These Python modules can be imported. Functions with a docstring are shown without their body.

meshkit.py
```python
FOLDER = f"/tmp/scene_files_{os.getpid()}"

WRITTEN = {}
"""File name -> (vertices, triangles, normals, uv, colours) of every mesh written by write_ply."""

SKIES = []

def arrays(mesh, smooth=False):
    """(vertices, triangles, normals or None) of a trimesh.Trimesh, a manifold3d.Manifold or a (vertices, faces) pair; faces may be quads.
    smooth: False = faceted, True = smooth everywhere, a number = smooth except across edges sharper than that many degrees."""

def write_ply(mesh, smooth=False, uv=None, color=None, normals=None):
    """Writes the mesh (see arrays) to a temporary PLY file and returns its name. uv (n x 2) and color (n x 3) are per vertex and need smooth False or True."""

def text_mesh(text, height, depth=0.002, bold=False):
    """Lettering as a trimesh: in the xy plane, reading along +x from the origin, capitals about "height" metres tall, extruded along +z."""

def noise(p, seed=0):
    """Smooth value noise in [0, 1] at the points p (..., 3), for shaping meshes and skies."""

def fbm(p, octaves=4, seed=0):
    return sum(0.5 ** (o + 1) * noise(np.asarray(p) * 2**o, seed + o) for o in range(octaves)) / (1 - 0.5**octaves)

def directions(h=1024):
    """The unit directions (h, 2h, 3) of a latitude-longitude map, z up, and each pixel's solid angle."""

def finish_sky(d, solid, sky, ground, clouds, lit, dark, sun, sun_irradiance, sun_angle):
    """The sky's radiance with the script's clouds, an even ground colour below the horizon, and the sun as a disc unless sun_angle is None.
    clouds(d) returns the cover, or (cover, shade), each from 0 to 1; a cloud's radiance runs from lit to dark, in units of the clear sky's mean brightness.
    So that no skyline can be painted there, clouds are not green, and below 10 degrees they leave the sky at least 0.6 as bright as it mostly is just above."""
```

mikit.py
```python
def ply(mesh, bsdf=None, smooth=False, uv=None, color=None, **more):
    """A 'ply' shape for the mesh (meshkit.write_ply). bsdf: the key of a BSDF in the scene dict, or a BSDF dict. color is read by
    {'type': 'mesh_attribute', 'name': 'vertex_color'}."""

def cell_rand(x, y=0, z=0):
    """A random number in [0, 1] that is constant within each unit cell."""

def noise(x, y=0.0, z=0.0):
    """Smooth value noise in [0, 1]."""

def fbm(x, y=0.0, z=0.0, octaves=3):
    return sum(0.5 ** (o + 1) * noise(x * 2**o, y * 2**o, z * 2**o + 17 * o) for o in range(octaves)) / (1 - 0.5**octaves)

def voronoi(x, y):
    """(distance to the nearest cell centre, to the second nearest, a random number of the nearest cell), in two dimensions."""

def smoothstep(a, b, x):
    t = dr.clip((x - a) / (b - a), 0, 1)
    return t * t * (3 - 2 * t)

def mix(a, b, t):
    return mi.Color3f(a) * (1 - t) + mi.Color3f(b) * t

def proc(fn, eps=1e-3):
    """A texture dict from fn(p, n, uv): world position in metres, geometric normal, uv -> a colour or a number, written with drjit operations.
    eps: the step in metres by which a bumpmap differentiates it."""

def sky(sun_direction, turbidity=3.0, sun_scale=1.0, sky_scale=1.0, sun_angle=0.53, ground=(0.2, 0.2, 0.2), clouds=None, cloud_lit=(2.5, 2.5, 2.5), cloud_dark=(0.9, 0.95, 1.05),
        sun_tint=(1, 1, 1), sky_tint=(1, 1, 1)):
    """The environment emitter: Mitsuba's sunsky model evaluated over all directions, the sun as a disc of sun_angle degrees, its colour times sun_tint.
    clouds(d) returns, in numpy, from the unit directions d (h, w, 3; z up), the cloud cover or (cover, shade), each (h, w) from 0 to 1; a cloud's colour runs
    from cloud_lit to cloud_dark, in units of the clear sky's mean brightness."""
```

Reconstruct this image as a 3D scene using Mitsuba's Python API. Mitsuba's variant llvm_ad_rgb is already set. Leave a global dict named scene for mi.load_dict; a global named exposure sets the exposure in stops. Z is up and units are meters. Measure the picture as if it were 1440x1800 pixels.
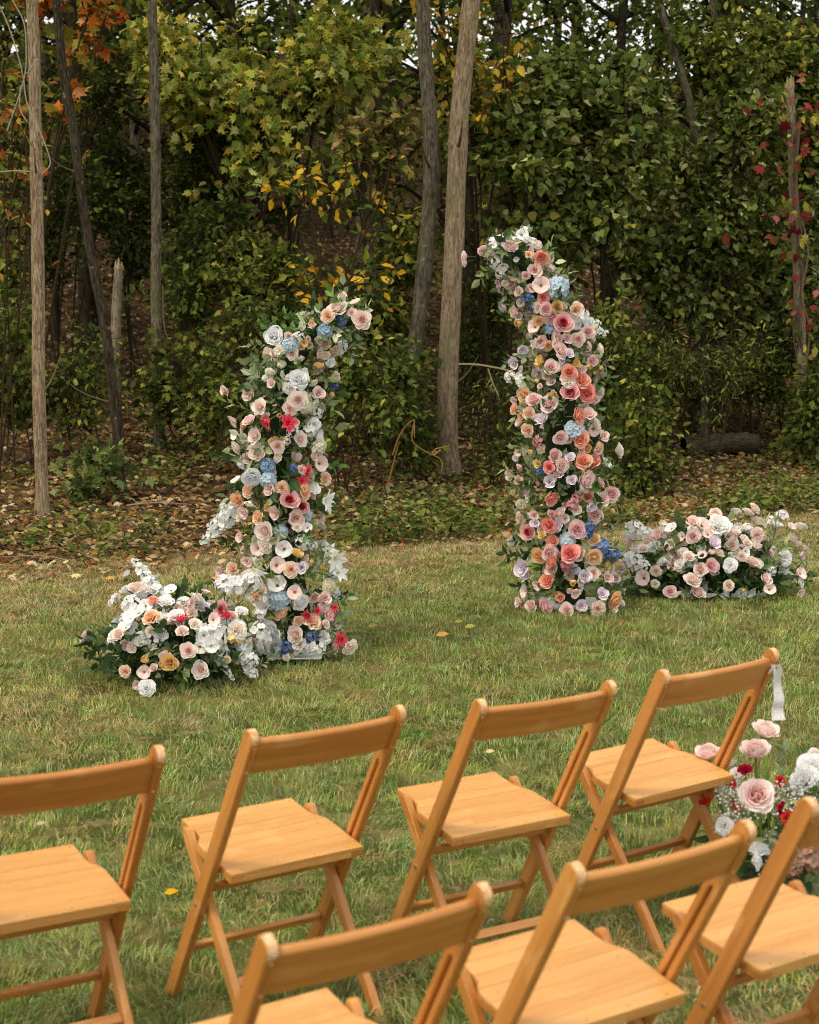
import math
import numpy as np, trimesh, mitsuba as mi, mikit
from shapely.geometry import Polygon, box as sbox
import shapely.affinity as saff
import meshkit

scene, labels = {}, {}
# ---------------------------------------------------------------- camera, light, exposure
CAM_Z, PITCH, FPX = 1.7055, math.radians(7.41), 2718.6      # eye height, downward tilt, focal length in photo pixels (1440 wide)
_fw = np.array([0, math.cos(PITCH), -math.sin(PITCH)])
_up = np.array([0, math.sin(PITCH), math.cos(PITCH)])
EYE = np.array([0, 0, CAM_Z])
scene['camera'] = dict(type='thinlens', fov=math.degrees(2 * math.atan(720 / FPX)), fov_axis='x', near_clip=0.1, far_clip=600.0,
                       aperture_radius=0.0058, focus_distance=7.6,
                       to_world=mi.ScalarTransform4f().look_at(origin=EYE.tolist(), target=(EYE + _fw).tolist(), up=[0, 0, 1]))
scene['sky'] = mikit.sky((-0.38, -0.38, 0.84), turbidity=3, sun_scale=0.28, sun_angle=14, clouds=lambda d: 1.0,
                         cloud_lit=(2.5, 2.5, 2.48), sun_tint=(1, 0.98, 0.94))
exposure = 2.42

rng = np.random.default_rng(7)
T4 = mi.ScalarTransform4f
REF = {'type': 'mesh_attribute', 'name': 'vertex_color'}


def rgb(*c):
    return {'type': 'rgb', 'value': list(c)}


def lin(h):
    """'d8b0a8' -> linear colour"""
    v = np.array([int(h[i:i + 2], 16) for i in (0, 2, 4)]) / 255.0
    return np.where(v <= 0.04045, v / 12.92, ((v + 0.055) / 1.055) ** 2.4)


def lc(h):
    return [float(q) for q in lin(h)]


def at(px, py, Y):
    """The point at depth Y on the line of sight of a photo pixel."""
    d = _fw + np.array([1, 0, 0]) * ((px - 720) / FPX) - _up * ((py - 900) / FPX)
    return EYE + d * (Y / d[1])


def edge_y(x):
    return 11.75 + 0.55 * np.clip(x, -4, 5)


def gz(x, y):
    """Height of the ground: a level lawn, then a wooded bank that climbs."""
    x, y = np.asarray(x, float), np.asarray(y, float)
    s = np.maximum(y - edge_y(x) - 0.2, 0)
    rise = 0.05 * np.minimum(s, 30) ** 1.5
    p = np.stack([x * 0.45, y * 0.45, 0 * x], -1)
    return rise + (meshkit.fbm(p, 3, 5) - 0.5) * (0.02 + 0.28 * np.clip(s / 4, 0, 1))


def hit(px, py):
    """Where the line of sight of a photo pixel meets the ground."""
    for Y in np.arange(1.5, 60, 0.02):
        q = at(px, py, Y)
        if q[2] <= gz(q[0], q[1]):
            return q
    return at(px, py, 60)


# ---------------------------------------------------------------- materials
def wood_fn(a, b, tone=0.4):
    A, B = lc(a), lc(b)

    def fn(p, n, uv):
        u, v = uv.x, uv.y
        piece = mikit.cell_rand(mi.Float(dr_floor(u / 8.0)), 3)
        g = mikit.fbm(u * 2.5, v * 55, 0, 4)
        f = mikit.noise(u * 14, v * 420)
        t = 0.6 * g + 0.22 * f + tone * (piece - 0.5) + 0.08
        t = mikit.smoothstep(0.12, 0.88, t)
        c = mikit.mix(A, B, t)
        wear = mikit.smoothstep(0.66, 0.8, mikit.fbm(u * 9, v * 22, 4, 4)) * 0.3
        return mikit.mix(c, lc('d9ab6c'), wear)
    return fn


import drjit as dr
dr_floor = dr.floor


def bsdf(key, **k):
    scene[key] = k


def bump(inner, fn, scale, eps=1e-3):
    return {'type': 'bumpmap', 'scale': scale, 'arbitrary': mikit.proc(fn, eps), 'bsdf': inner}


def wood_rough(p, n, uv):
    return 0.3 + 0.25 * mikit.fbm(uv.x * 6, uv.y * 30, 2, 3)


scene['chair_wood'] = {'type': 'twosided', 'bsdf': {'type': 'principled', 'base_color': mikit.proc(wood_fn('c78c46', 'a86b2a')), 'roughness': mikit.proc(wood_rough), 'specular': 0.5, 'clearcoat': 0.25, 'clearcoat_gloss': 0.75}}
scene['chair_wood_worn'] = {'type': 'twosided', 'bsdf': {'type': 'principled', 'base_color': mikit.proc(wood_fn('c08440', 'a06226', .5)), 'roughness': mikit.proc(lambda p, n, uv: 0.36 + 0.3 * mikit.fbm(uv.x * 7, uv.y * 24, 6, 3)), 'specular': 0.5, 'clearcoat': 0.12, 'clearcoat_gloss': 0.6}}
scene['seat_wood'] = {'type': 'twosided', 'bsdf': {'type': 'principled', 'base_color': mikit.proc(wood_fn('cb9854', 'b67f3e', 0.2)), 'roughness': mikit.proc(wood_rough), 'specular': 0.5, 'clearcoat': 0.2, 'clearcoat_gloss': 0.7}}
scene['worn_sheen_wood'] = {'type': 'twosided', 'bsdf': {'type': 'principled', 'base_color': mikit.proc(lambda p, n, uv: mikit.mix(lc('dbb888'), lc('c48d4e'), mikit.smoothstep(0.35, 0.75, mikit.fbm(p.x * 90, p.y * 90, p.z * 90, 3)))), 'roughness': 0.5}}  # pale tones stand for wear and for sky sheen on the post tops
scene['steel'] = {'type': 'principled', 'base_color': rgb(0.55, 0.53, 0.5), 'metallic': 1.0, 'roughness': 0.35}
scene['leafy'] = {'type': 'principledthin', 'base_color': REF, 'roughness': 0.45, 'spec_trans': 0.0, 'diff_trans': 0.45, 'eta': 1.45}
scene['petals'] = {'type': 'principledthin', 'base_color': REF, 'roughness': 0.75, 'spec_trans': 0.0, 'diff_trans': 0.55, 'eta': 1.3}
scene['blades'] = {'type': 'principledthin', 'base_color': REF, 'roughness': 0.55, 'spec_trans': 0.0, 'diff_trans': 0.8, 'eta': 1.35}
scene['stems'] = {'type': 'twosided', 'bsdf': {'type': 'diffuse', 'reflectance': REF}}
scene['white_cloth'] = {'type': 'principledthin', 'base_color': rgb(0.8, 0.8, 0.79), 'roughness': 0.7, 'spec_trans': 0.0, 'diff_trans': 0.5, 'eta': 1.3}
scene['white_metal'] = {'type': 'twosided', 'bsdf': {'type': 'principled', 'base_color': rgb(0.75, 0.75, 0.73), 'roughness': 0.4}}


def bark_fn(a, b, moss, k=1.0):
    A, B, M = lc(a), lc(b), lc(moss)

    def fn(p, n, uv):
        u, v = uv.x, uv.y                      # metres round the trunk, metres up it
        g = 0.65 * mikit.fbm(u * 58, v * 13, 0, 4) + 0.35 * mikit.fbm(p.x * 60, p.y * 60, p.z * 28, 3)
        d1, d2, _ = mikit.voronoi(u * 34 + 2.2 * mikit.fbm(u * 9, v * 5, 3, 3), v * 7 + 1.5 * mikit.fbm(u * 12, v * 4, 8, 3))
        crack = 1 - mikit.smoothstep(0.02, 0.16, d2 - d1)
        pl = mikit.fbm(p.x * 5, p.z * 2.2, p.y * 5, 3)
        c = mikit.mix(A, B, mikit.smoothstep(0.3, 0.72, g))
        c = mikit.mix(c, lc('2c241c'), crack * 0.3)
        c = mikit.mix(c, M, mikit.smoothstep(0.52, 0.75, pl) * 0.55)
        lich = mikit.smoothstep(0.7, 0.78, mikit.fbm(p.x * 22, p.y * 22, p.z * 16, 3))
        return mikit.mix(c, lc('a8a28c'), lich * 0.4)
    return fn


def bark_bump(p, n, uv):
    u, v = uv.x, uv.y
    d1, d2, _ = mikit.voronoi(u * 34 + 2.2 * mikit.fbm(u * 9, v * 5, 3, 3), v * 7 + 1.5 * mikit.fbm(u * 12, v * 4, 8, 3))
    return 0.5 * mikit.fbm(u * 58, v * 13, 0, 3) + 0.6 * mikit.smoothstep(0.0, 0.2, d2 - d1)


for key, a, b, m in (('bark_tan', 'ab977b', '78664f', '857d5c'), ('bark_grey', '7f7662', '4a4337', '666a48'), ('bark_dark', '51483b', '2f2820', '454832'), ('bark_bare', 'a3937c', '6a5b4a', '7c7562')):
    scene[key] = bump({'type': 'diffuse', 'reflectance': mikit.proc(bark_fn(a, b, m))}, bark_bump, 0.012, 2e-3)


def ground_fn(p, n, uv):
    e = 11.75 + 0.55 * dr.clip(p.x, -4, 5)
    s = p.y - e + (mikit.fbm(p.x * 1.3, p.y * 1.3, 0, 3) - 0.5) * 1.4
    k = mikit.smoothstep(-0.6, 0.5, s)
    lawn = mikit.mix(lc('5a5632'), lc('424624'), mikit.smoothstep(0.35, 0.65, mikit.fbm(p.x * 3, p.y * 3, 1, 4)))
    lawn = mikit.mix(lawn, lc('80724c'), 0.7 * mikit.smoothstep(0.5, 0.75, mikit.fbm(p.x * 14, p.y * 14, 5, 3)))
    soil = mikit.mix(lc('352a1e'), lc('5a4836'), mikit.smoothstep(0.3, 0.7, mikit.fbm(p.x * 12, p.y * 12, 3, 4)))
    return mikit.mix(lawn, soil, k)


scene['earth'] = {'type': 'diffuse', 'reflectance': mikit.proc(ground_fn)}


# ---------------------------------------------------------------- helpers: names, labels, meshes
_count = {}


def numbered(name, parent=None):
    full = f'{parent}__{name}' if parent else name
    k = _count.get(full, 0)
    _count[full] = k + 1
    return full if k == 0 else f'{full}_{k:03d}'


def thing(name, label, cat, group=None):
    key = numbered(name)
    labels[key] = {'label': label, 'category': cat}
    if group:
        labels[key]['group'] = group
    return key


def put(name, shape, parent=None, to=None, kind=None, label=None):
    key = numbered(name, parent)
    scene[key] = shape if to is None else {**shape, 'to_world': to}
    if kind or label:
        labels[key] = {k: v for k, v in (('kind', kind), ('label', label)) if v}
    return key


def cat(parts):
    """Joins (V, F, C) triples."""
    parts = [p for p in parts if p is not None and len(p[0])]
    off = np.cumsum([0] + [len(p[0]) for p in parts])
    return np.vstack([p[0] for p in parts]), np.vstack([p[1] + o for p, o in zip(parts, off)]), np.vstack([p[2] for p in parts])


def colored(vfc, mat, smooth=False):
    v, f, c = vfc
    return mikit.ply((v, f), mat, smooth=smooth, color=np.clip(c, 0, 0.95))


def unit(v):
    v = np.asarray(v, float)
    return v / np.maximum(np.linalg.norm(v, axis=-1, keepdims=True), 1e-9)


def frame(z, roll=0.0):
    z = unit(z)
    x = unit(np.cross([0.13, 0.31, 0.94] if abs(z[2]) < 0.85 else [1, 0.1, 0], z))
    y = np.cross(z, x)
    c, s = math.cos(roll), math.sin(roll)
    return np.stack([x * c + y * s, y * c - x * s, z], 1)


def pose(pos, z, roll, scale):
    m = np.eye(4)
    m[:3, :3] = frame(z, roll) * scale
    m[:3, 3] = pos
    return T4(m)


def tube(pts, rad, n=7, cap=True):
    """(V, F, uv) of a tapering tube; uv in metres round and along it."""
    P = np.asarray(pts, float)
    R = np.broadcast_to(np.asarray(rad, float), (len(P),))
    t = unit(np.gradient(P, axis=0))
    a = np.array([1.0, 0, 0]) if abs(t[0][0]) < 0.8 else np.array([0, 1.0, 0])
    V, UV, L = [], [], 0.0
    ang = np.arange(n + 1) * 2 * np.pi / n
    for i in range(len(P)):
        a = unit(a - t[i] * (a @ t[i]))
        b = np.cross(t[i], a)
        if i:
            L += np.linalg.norm(P[i] - P[i - 1])
        V.append(P[i] + R[i] * (np.cos(ang)[:, None] * a + np.sin(ang)[:, None] * b))
        UV.append(np.stack([ang * max(R[0], 1e-3), np.full(n + 1, L)], 1))
    m = n + 1
    i, j = np.meshgrid(np.arange(len(P) - 1), np.arange(n), indexing='ij')
    a0 = (i * m + j).ravel()
    F = np.vstack([np.stack([a0, a0 + 1, a0 + m + 1], 1), np.stack([a0, a0 + m + 1, a0 + m], 1)])
    V, UV = np.vstack(V), np.vstack(UV)
    if cap:
        k = len(V)
        V = np.vstack([V, P[-1] + t[-1] * R[-1] * 0.4])
        UV = np.vstack([UV, UV[-1]])
        e = (len(P) - 1) * m
        F = np.vstack([F, [[e + j, e + j + 1, k] for j in range(n)]])
    return V, F, UV


def spline(pts, n):
    """Catmull-Rom through the points."""
    P = np.asarray(pts, float)
    P = np.vstack([2 * P[0] - P[1], P, 2 * P[-1] - P[-2]])
    out = []
    for u in np.linspace(0, len(P) - 3 - 1e-6, n):
        i, t = int(u), u - int(u)
        a, b, c, d = P[i:i + 4]
        out.append(0.5 * (2 * b + (c - a) * t + (2 * a - 5 * b + 4 * c - d) * t * t + (3 * b - a - 3 * c + d) * t ** 3))
    return np.array(out)


def stick(pts, rad, col, n=4):
    V, F, _ = tube(pts, rad, n, cap=False)
    return V, F, np.broadcast_to(col, (len(V), 3))


# leaf templates: x along the leaf, y across, z up
def leaf_simple():
    V = np.array([[0, 0, 0], [.35, .27, .06], [.7, .2, .05], [1, 0, -.06], [.7, -.2, .05], [.35, -.27, .06], [.5, 0, 0]])
    F = np.array([[0, 6, 1], [1, 6, 2], [2, 6, 3], [3, 6, 4], [4, 6, 5], [5, 6, 0]])
    return V, F


def leaf_two():
    V = np.array([[0, 0, 0], [.45, .3, .07], [1, 0, 0], [.45, -.3, .07]])
    return V, np.array([[0, 2, 1], [0, 3, 2]])


def leaf_narrow():
    V = np.array([[0, 0, 0], [.4, .12, .03], [1, 0, -.08], [.4, -.12, .03], [.45, 0, 0]])
    return V, np.array([[0, 4, 1], [1, 4, 2], [2, 4, 3], [3, 4, 0]])


def leaf_maple():
    o = np.array([[0, 0], [-.12, .28], [.12, .2], [.18, .52], [.4, .3], [.62, .42], [.58, .2], [1, 0], [.58, -.2], [.62, -.42], [.4, -.3], [.18, -.52], [.12, -.2], [-.12, -.28]])
    z = np.array([0, -.08, .02, -.1, .03, -.06, .03, -.1, .03, -.06, .03, -.1, .02, -.08])
    V = np.vstack([np.column_stack([o, z]), [[.3, 0, .02]]])
    n = len(o)
    return V, np.array([[i, 14, (i + 1) % n] for i in range(n)])[:, [0, 2, 1]][:, ::-1]


def leaf_broad():
    o = np.array([[0, 0], [.02, .26], [.2, .43], [.42, .4], [.55, .33], [.74, .24], [1.04, 0], [.74, -.24], [.55, -.33], [.42, -.4], [.2, -.43], [.02, -.26]])
    z = np.array([0, .04, .06, .03, .05, 0, -.1, 0, .05, .03, .06, .04])
    V = np.vstack([np.column_stack([o, z]), [[.42, 0, -.03]]])
    n = len(o)
    return V, np.array([[i, n, (i + 1) % n] for i in range(n)])


LEAF = dict(broad=leaf_broad(), simple=leaf_simple(), two=leaf_two(), narrow=leaf_narrow(), maple=leaf_maple())


def scatter(tmpl, P, D, N, S, C, jit=0.0):
    """Copies of a leaf template: position, tip direction, upper side, size, colour."""
    V0, F0 = LEAF[tmpl] if isinstance(tmpl, str) else tmpl
    D = unit(D)
    N = unit(N - D * np.sum(N * D, -1, keepdims=True))
    B = np.cross(N, D)
    S = np.asarray(S)[:, None, None]
    V = P[:, None] + S * (V0[None, :, 0:1] * D[:, None] + V0[None, :, 1:2] * B[:, None] + V0[None, :, 2:3] * N[:, None])
    F = F0[None] + (np.arange(len(P)) * len(V0))[:, None, None]
    return V.reshape(-1, 3), F.reshape(-1, 3), np.repeat(C, len(V0), 0)


def pick(names, n, r, jit=0.25, w=None):
    """n colours drawn from hex names with a jitter in brightness and hue."""
    c = np.array([lin(h) for h in names])
    k = r.choice(len(c), n, p=None if w is None else np.asarray(w, float) / np.sum(w))
    return c[k] * (1 + jit * r.uniform(-1, 1, (n, 1))) * (1 + 0.1 * r.uniform(-1, 1, (n, 3)))


def rdir(n, r):
    return unit(r.normal(size=(n, 3)))
# ---------------------------------------------------------------- the ground
_gx = np.unique(np.concatenate([np.linspace(-120, -8, 20), np.linspace(-8, 8, 130), np.linspace(8, 120, 20)]))
_gy = np.unique(np.concatenate([np.linspace(-30, 1, 10), np.linspace(1, 22, 170), np.linspace(22, 160, 60)]))
GX, GY = np.meshgrid(_gx, _gy)
_v = np.stack([GX, GY, gz(GX, GY)], -1).reshape(-1, 3)
_n = len(_gx)
_i, _j = np.meshgrid(np.arange(len(_gy) - 1), np.arange(_n - 1), indexing='ij')
_a = (_i * _n + _j).ravel()
put('ground', mikit.ply((_v, np.vstack([np.stack([_a, _a + 1, _a + _n + 1], 1), np.stack([_a, _a + _n + 1, _a + _n], 1)])), 'earth', smooth=True), kind='structure')
labels['ground'] |= {'label': 'worn lawn running into the leaf strewn floor of a wooded bank', 'category': 'ground'}


# ---------------------------------------------------------------- folding chairs
def post_y(z):
    return 0.22 - 0.554 * z


def leg_y(z):
    return -0.165 + 0.765 * z


_uvn = [0]


def wood(mesh, mat, axis, r):
    """Ply of one wooden piece with grain along the given axis; chamfered pieces are shaded flat."""
    v, f, _ = meshkit.arrays(mesh, False)
    tri = v[f].reshape(-1, 3)
    nrm = np.repeat(unit(np.cross(v[f[:, 1]] - v[f[:, 0]], v[f[:, 2]] - v[f[:, 0]])), 3, 0)
    ax = unit(axis)
    u = tri @ ax
    side = np.cross(nrm, ax)
    ok = np.linalg.norm(side, axis=1) > 0.3
    ref = unit(np.cross(ax, [0.3, 0.2, 0.9]))
    w = np.where(ok, np.sum(tri * unit(side), 1), tri @ ref)
    piece = 8.0 * r.integers(0, 4000) + 3
    uv = np.stack([np.clip(u, -2, 2) + piece, w + r.uniform(0, 5)], 1)
    return mikit.ply((tri, np.arange(len(tri)).reshape(-1, 3)), mat, uv=uv)


def chamfer_extrude(poly, depth, c=0.002):
    """Extruded outline with a small chamfer all round; z from 0 to depth."""
    a = trimesh.creation.extrude_polygon(poly, depth - 2 * c)
    a.apply_translation([0, 0, c])
    inner = poly.buffer(-c, join_style=2)
    if inner.is_empty or inner.geom_type != 'Polygon' or len(inner.interiors) != len(poly.interiors):
        m = trimesh.creation.extrude_polygon(poly, depth)
        return m
    import manifold3d as m3
    def slab(p, z0, h):
        cs = m3.CrossSection([np.array(p.exterior.coords)[:-1]] + [np.array(q.coords)[:-1] for q in p.interiors], m3.FillRule.EvenOdd)
        return m3.Manifold.extrude(cs, h).translate([0, 0, z0])
    if not poly.interiors and poly.convex_hull.area - poly.area < 1e-7:
        return m3.Manifold.hull(slab(poly, c, depth - 2 * c) + slab(inner, 0, depth))
    return slab(poly, c, depth - 2 * c) + slab(inner, 0, depth)


def as_tri(m):
    if hasattr(m, 'to_mesh'):
        q = m.to_mesh()
        return trimesh.Trimesh(q.vert_properties[:, :3], q.tri_verts, process=False)
    return m


def side_board(poly_yz, x0, t):
    """Outline in the (y, z) side view, extruded across x from x0 by t."""
    m = as_tri(chamfer_extrude(poly_yz, t))
    v = np.array(m.vertices)
    m.vertices = np.stack([v[:, 2] + x0, v[:, 0], v[:, 1]], 1)
    return m


def bar(y0, z0, y1, z1, w, round_top=False):
    """Board outline in side view between two centre-line points, w wide; flat foot at z = 0 when it starts there."""
    d = unit(np.array([y1 - y0, z1 - z0]))
    n = np.array([-d[1], d[0]])
    a, b = np.array([y0, z0]) - d * 0.06, np.array([y1, z1])
    p = Polygon([a + n * w / 2, a - n * w / 2, b - n * w / 2, b + n * w / 2])
    if round_top:
        from shapely.geometry import Point
        p = p.union(saff.scale(Point(b).buffer(w / 2, 12), 1, 1))
    return p.intersection(sbox(-2, z0 if z0 > 0 else 0, 2, 3))


def quad_box(c, ax, ay, az, s, ch=0.0015):
    """Chamfered box centred at c with axes and full sizes."""
    import manifold3d as m3
    s = np.array(s) / 2
    pts = []
    for k in range(3):
        e = s - ch
        e[k] = s[k]
        pts += [[a * e[0], b * e[1], d * e[2]] for a in (-1, 1) for b in (-1, 1) for d in (-1, 1)]
    m = as_tri(m3.Manifold.hull_points(np.array(pts)))
    m.vertices = np.array(m.vertices) @ np.stack([ax, ay, az]) + c
    return m


X_, PD = np.array([1.0, 0, 0]), unit([0, -0.554, 1])          # across; up along the back posts
PN = np.array([0, -PD[2], PD[1]])                             # square to the posts, towards the sitter's back
LD = unit([0, 0.765, 1])
POST_IN, POST_T = 0.186, 0.021


def make_chair(label, x, y, yaw, tilt=(0, 0, 0), seed=0):
    r = np.random.default_rng(100 + seed)
    CW = 'chair_wood' if seed % 3 else 'chair_wood_worn'
    t = thing('folding_chair', label, 'chair', 'wooden folding chairs in rows on the lawn')
    to = T4().translate([x, y, tilt[0]]).rotate([0, 0, 1], math.degrees(yaw)).rotate([1, 0, 0], math.degrees(tilt[2])).rotate([0, 1, 0], -math.degrees(tilt[1]))
    pax = PD
    top = 0.767
    for s in (-1, 1):
        p = bar(post_y(0), 0, post_y(top), top, 0.041, True)
        za, zb = 0.36, 0.635                                   # the slot in which the seat slides
        n2 = np.array([PN[1], PN[2]])
        sl = Polygon([np.array([post_y(z), z]) + n2 * w for z, w in ((za, -.0045), (za, .0045), (zb, .0045), (zb + .006, 0), (zb, -.0045))])
        x0 = POST_IN if s > 0 else -POST_IN - POST_T
        xi, xo = (x0, x0 + .011) if s > 0 else (x0 + .010, x0)      # the slot is cut into the inner half only
        both = trimesh.util.concatenate([trimesh.Trimesh(*meshkit.arrays(side_board(p.difference(sl), xi, .011))[:2], process=False), trimesh.Trimesh(*meshkit.arrays(side_board(p.buffer(-.0002), xo, .010))[:2], process=False)])
        po = put('back_post', wood(both, CW, pax, r), t, to)
        c = np.array([s * (POST_IN + POST_T / 2), post_y(top), top])
        # worn end grain on the rounded top, sky sheen painted into its pale colour
        ang = np.linspace(-0.25, np.pi * 0.92, 15)
        ring = [[0, *(np.array([c[1], c[2]]) + 0.0209 * (math.cos(q) * np.array([PN[1], PN[2]]) + math.sin(q) * np.array([PD[1], PD[2]])))] for q in ang]
        V = np.array([[c[0] + e, q[1], q[2]] for q in ring for e in (-.0088, .0088)])
        F = np.array([[2 * k, 2 * k + 1, 2 * k + 3] for k in range(14)] + [[2 * k, 2 * k + 3, 2 * k + 2] for k in range(14)])
        put('worn_sheen_top', mikit.ply((np.vstack([V, V]), np.vstack([F, F[:, ::-1] + len(V)])), 'worn_sheen_wood'), po, to, label='pale worn top of the post with sky sheen in its colour')
        for z in (0.69, 0.755):                                # plugs that hold the back rail
            q = np.array([c[0] - s * 0.001, post_y(z), z]) + PN * 0.0206
            put('plug', mikit.ply(trimesh.creation.cylinder(0.0032, 0.0016, sections=10, transform=trimesh.geometry.align_vectors([0, 0, 1], PN) if False else _tf(q, PN)), 'worn_sheen_wood'), po, to)
        zc = 0.292
        put('bolt', mikit.ply(trimesh.creation.cylinder(0.0045, 0.005, sections=12, transform=_tf(np.array([s * (POST_IN + POST_T + .001), post_y(zc), zc]), X_)), 'steel'), po, to)
        lp = bar(leg_y(0), 0, leg_y(0.432), 0.432, 0.031, True)
        put('rear_leg', wood(side_board(lp, 0.1625 if s > 0 else -0.1825, 0.02), CW, LD, r), t, to)
    # back rail, a board bowed slightly backwards with a rounded upper edge
    nx, W2, hh, th = 14, POST_IN - 0.0005, 0.098, 0.019
    prof = [(0, 0.0015), (0.0015, 0)] + [(th - .0015, 0), (th, .0015)] + [(th, hh - .009)] + [(th / 2 + th / 2 * math.cos(q), hh - .009 + .009 * math.sin(q)) for q in np.linspace(0.3, math.pi - 0.3, 6)] + [(0, hh - .009)]
    base = np.array([0, post_y(0.682), 0.682]) - PN * 0.004
    V = []
    xs = np.linspace(-W2, W2, nx)
    for xx in xs:
        bow = 0.008 * (1 - (xx / W2) ** 2)
        V += [base + X_ * xx + PN * (q[0] + bow) + PD * q[1] for q in prof]
    m = len(prof)
    F = [[i * m + j, i * m + (j + 1) % m, (i + 1) * m + (j + 1) % m] for i in range(nx - 1) for j in range(m)] + [[i * m + j, (i + 1) * m + (j + 1) % m, (i + 1) * m + j] for i in range(nx - 1) for j in range(m)]
    V = np.array(V)
    k = len(V)
    V = np.vstack([V, V[:m].mean(0), V[-m:].mean(0)])
    F += [[k, (j + 1) % m, j] for j in range(m)] + [[k + 1, k - m + j, k - m + (j + 1) % m] for j in range(m)]
    uv = np.stack([V[:, 0] + 8.0 * r.integers(0, 4000) + 3, (V - base) @ PD + 0.3 * ((V - base) @ PN) + r.uniform(0, 5)], 1)
    put('back_rail', mikit.ply((V, np.array(F)), CW, smooth=True, uv=uv), t, to)
    # stretchers
    for name, yy, z, w, axd, hw in (('front_stretcher', post_y(0.15), 0.15, 0.024, PD, POST_IN), ('rear_stretcher', leg_y(0.13), 0.13, 0.022, LD, 0.1625), ('seat_stretcher', post_y(0.335) + .004, 0.335, 0.022, PD, POST_IN)):
        nn = np.cross(X_, axd)
        put(name, wood(quad_box(np.array([0, yy, z]), X_, nn, axd, [2 * hw - .001, 0.014, w]), CW, X_, r), t, to)
    # seat: frame boards carrying planks, tilted back a little
    a = math.atan2(0.444 - 0.405, 0.316)
    sx = np.array([0, math.cos(a), math.sin(a)])
    sn = np.array([0, -math.sin(a), math.cos(a)])
    o = np.array([0, -0.078, 0.405])
    D = 0.318
    out = Polygon([(-.182, 0), (.182, 0), (.182, .165), (.174, .19), (.160, .207), (.157, .235), (.157, D), (-.157, D), (-.157, .235), (-.160, .207), (-.174, .19), (-.182, .165)])
    seat = numbered('seat', t)

    def lay(poly, z1, th):
        m = as_tri(chamfer_extrude(poly, th, 0.0007))
        v = np.array(m.vertices)
        m.vertices = o + v[:, 0:1] * X_ + v[:, 1:2] * sx + (v[:, 2:3] + z1 - th) * sn
        return m
    nb = 7
    cuts = np.linspace(0, D, nb + 1) + np.concatenate([[0], r.uniform(-.006, .006, nb - 1), [0]])
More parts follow.
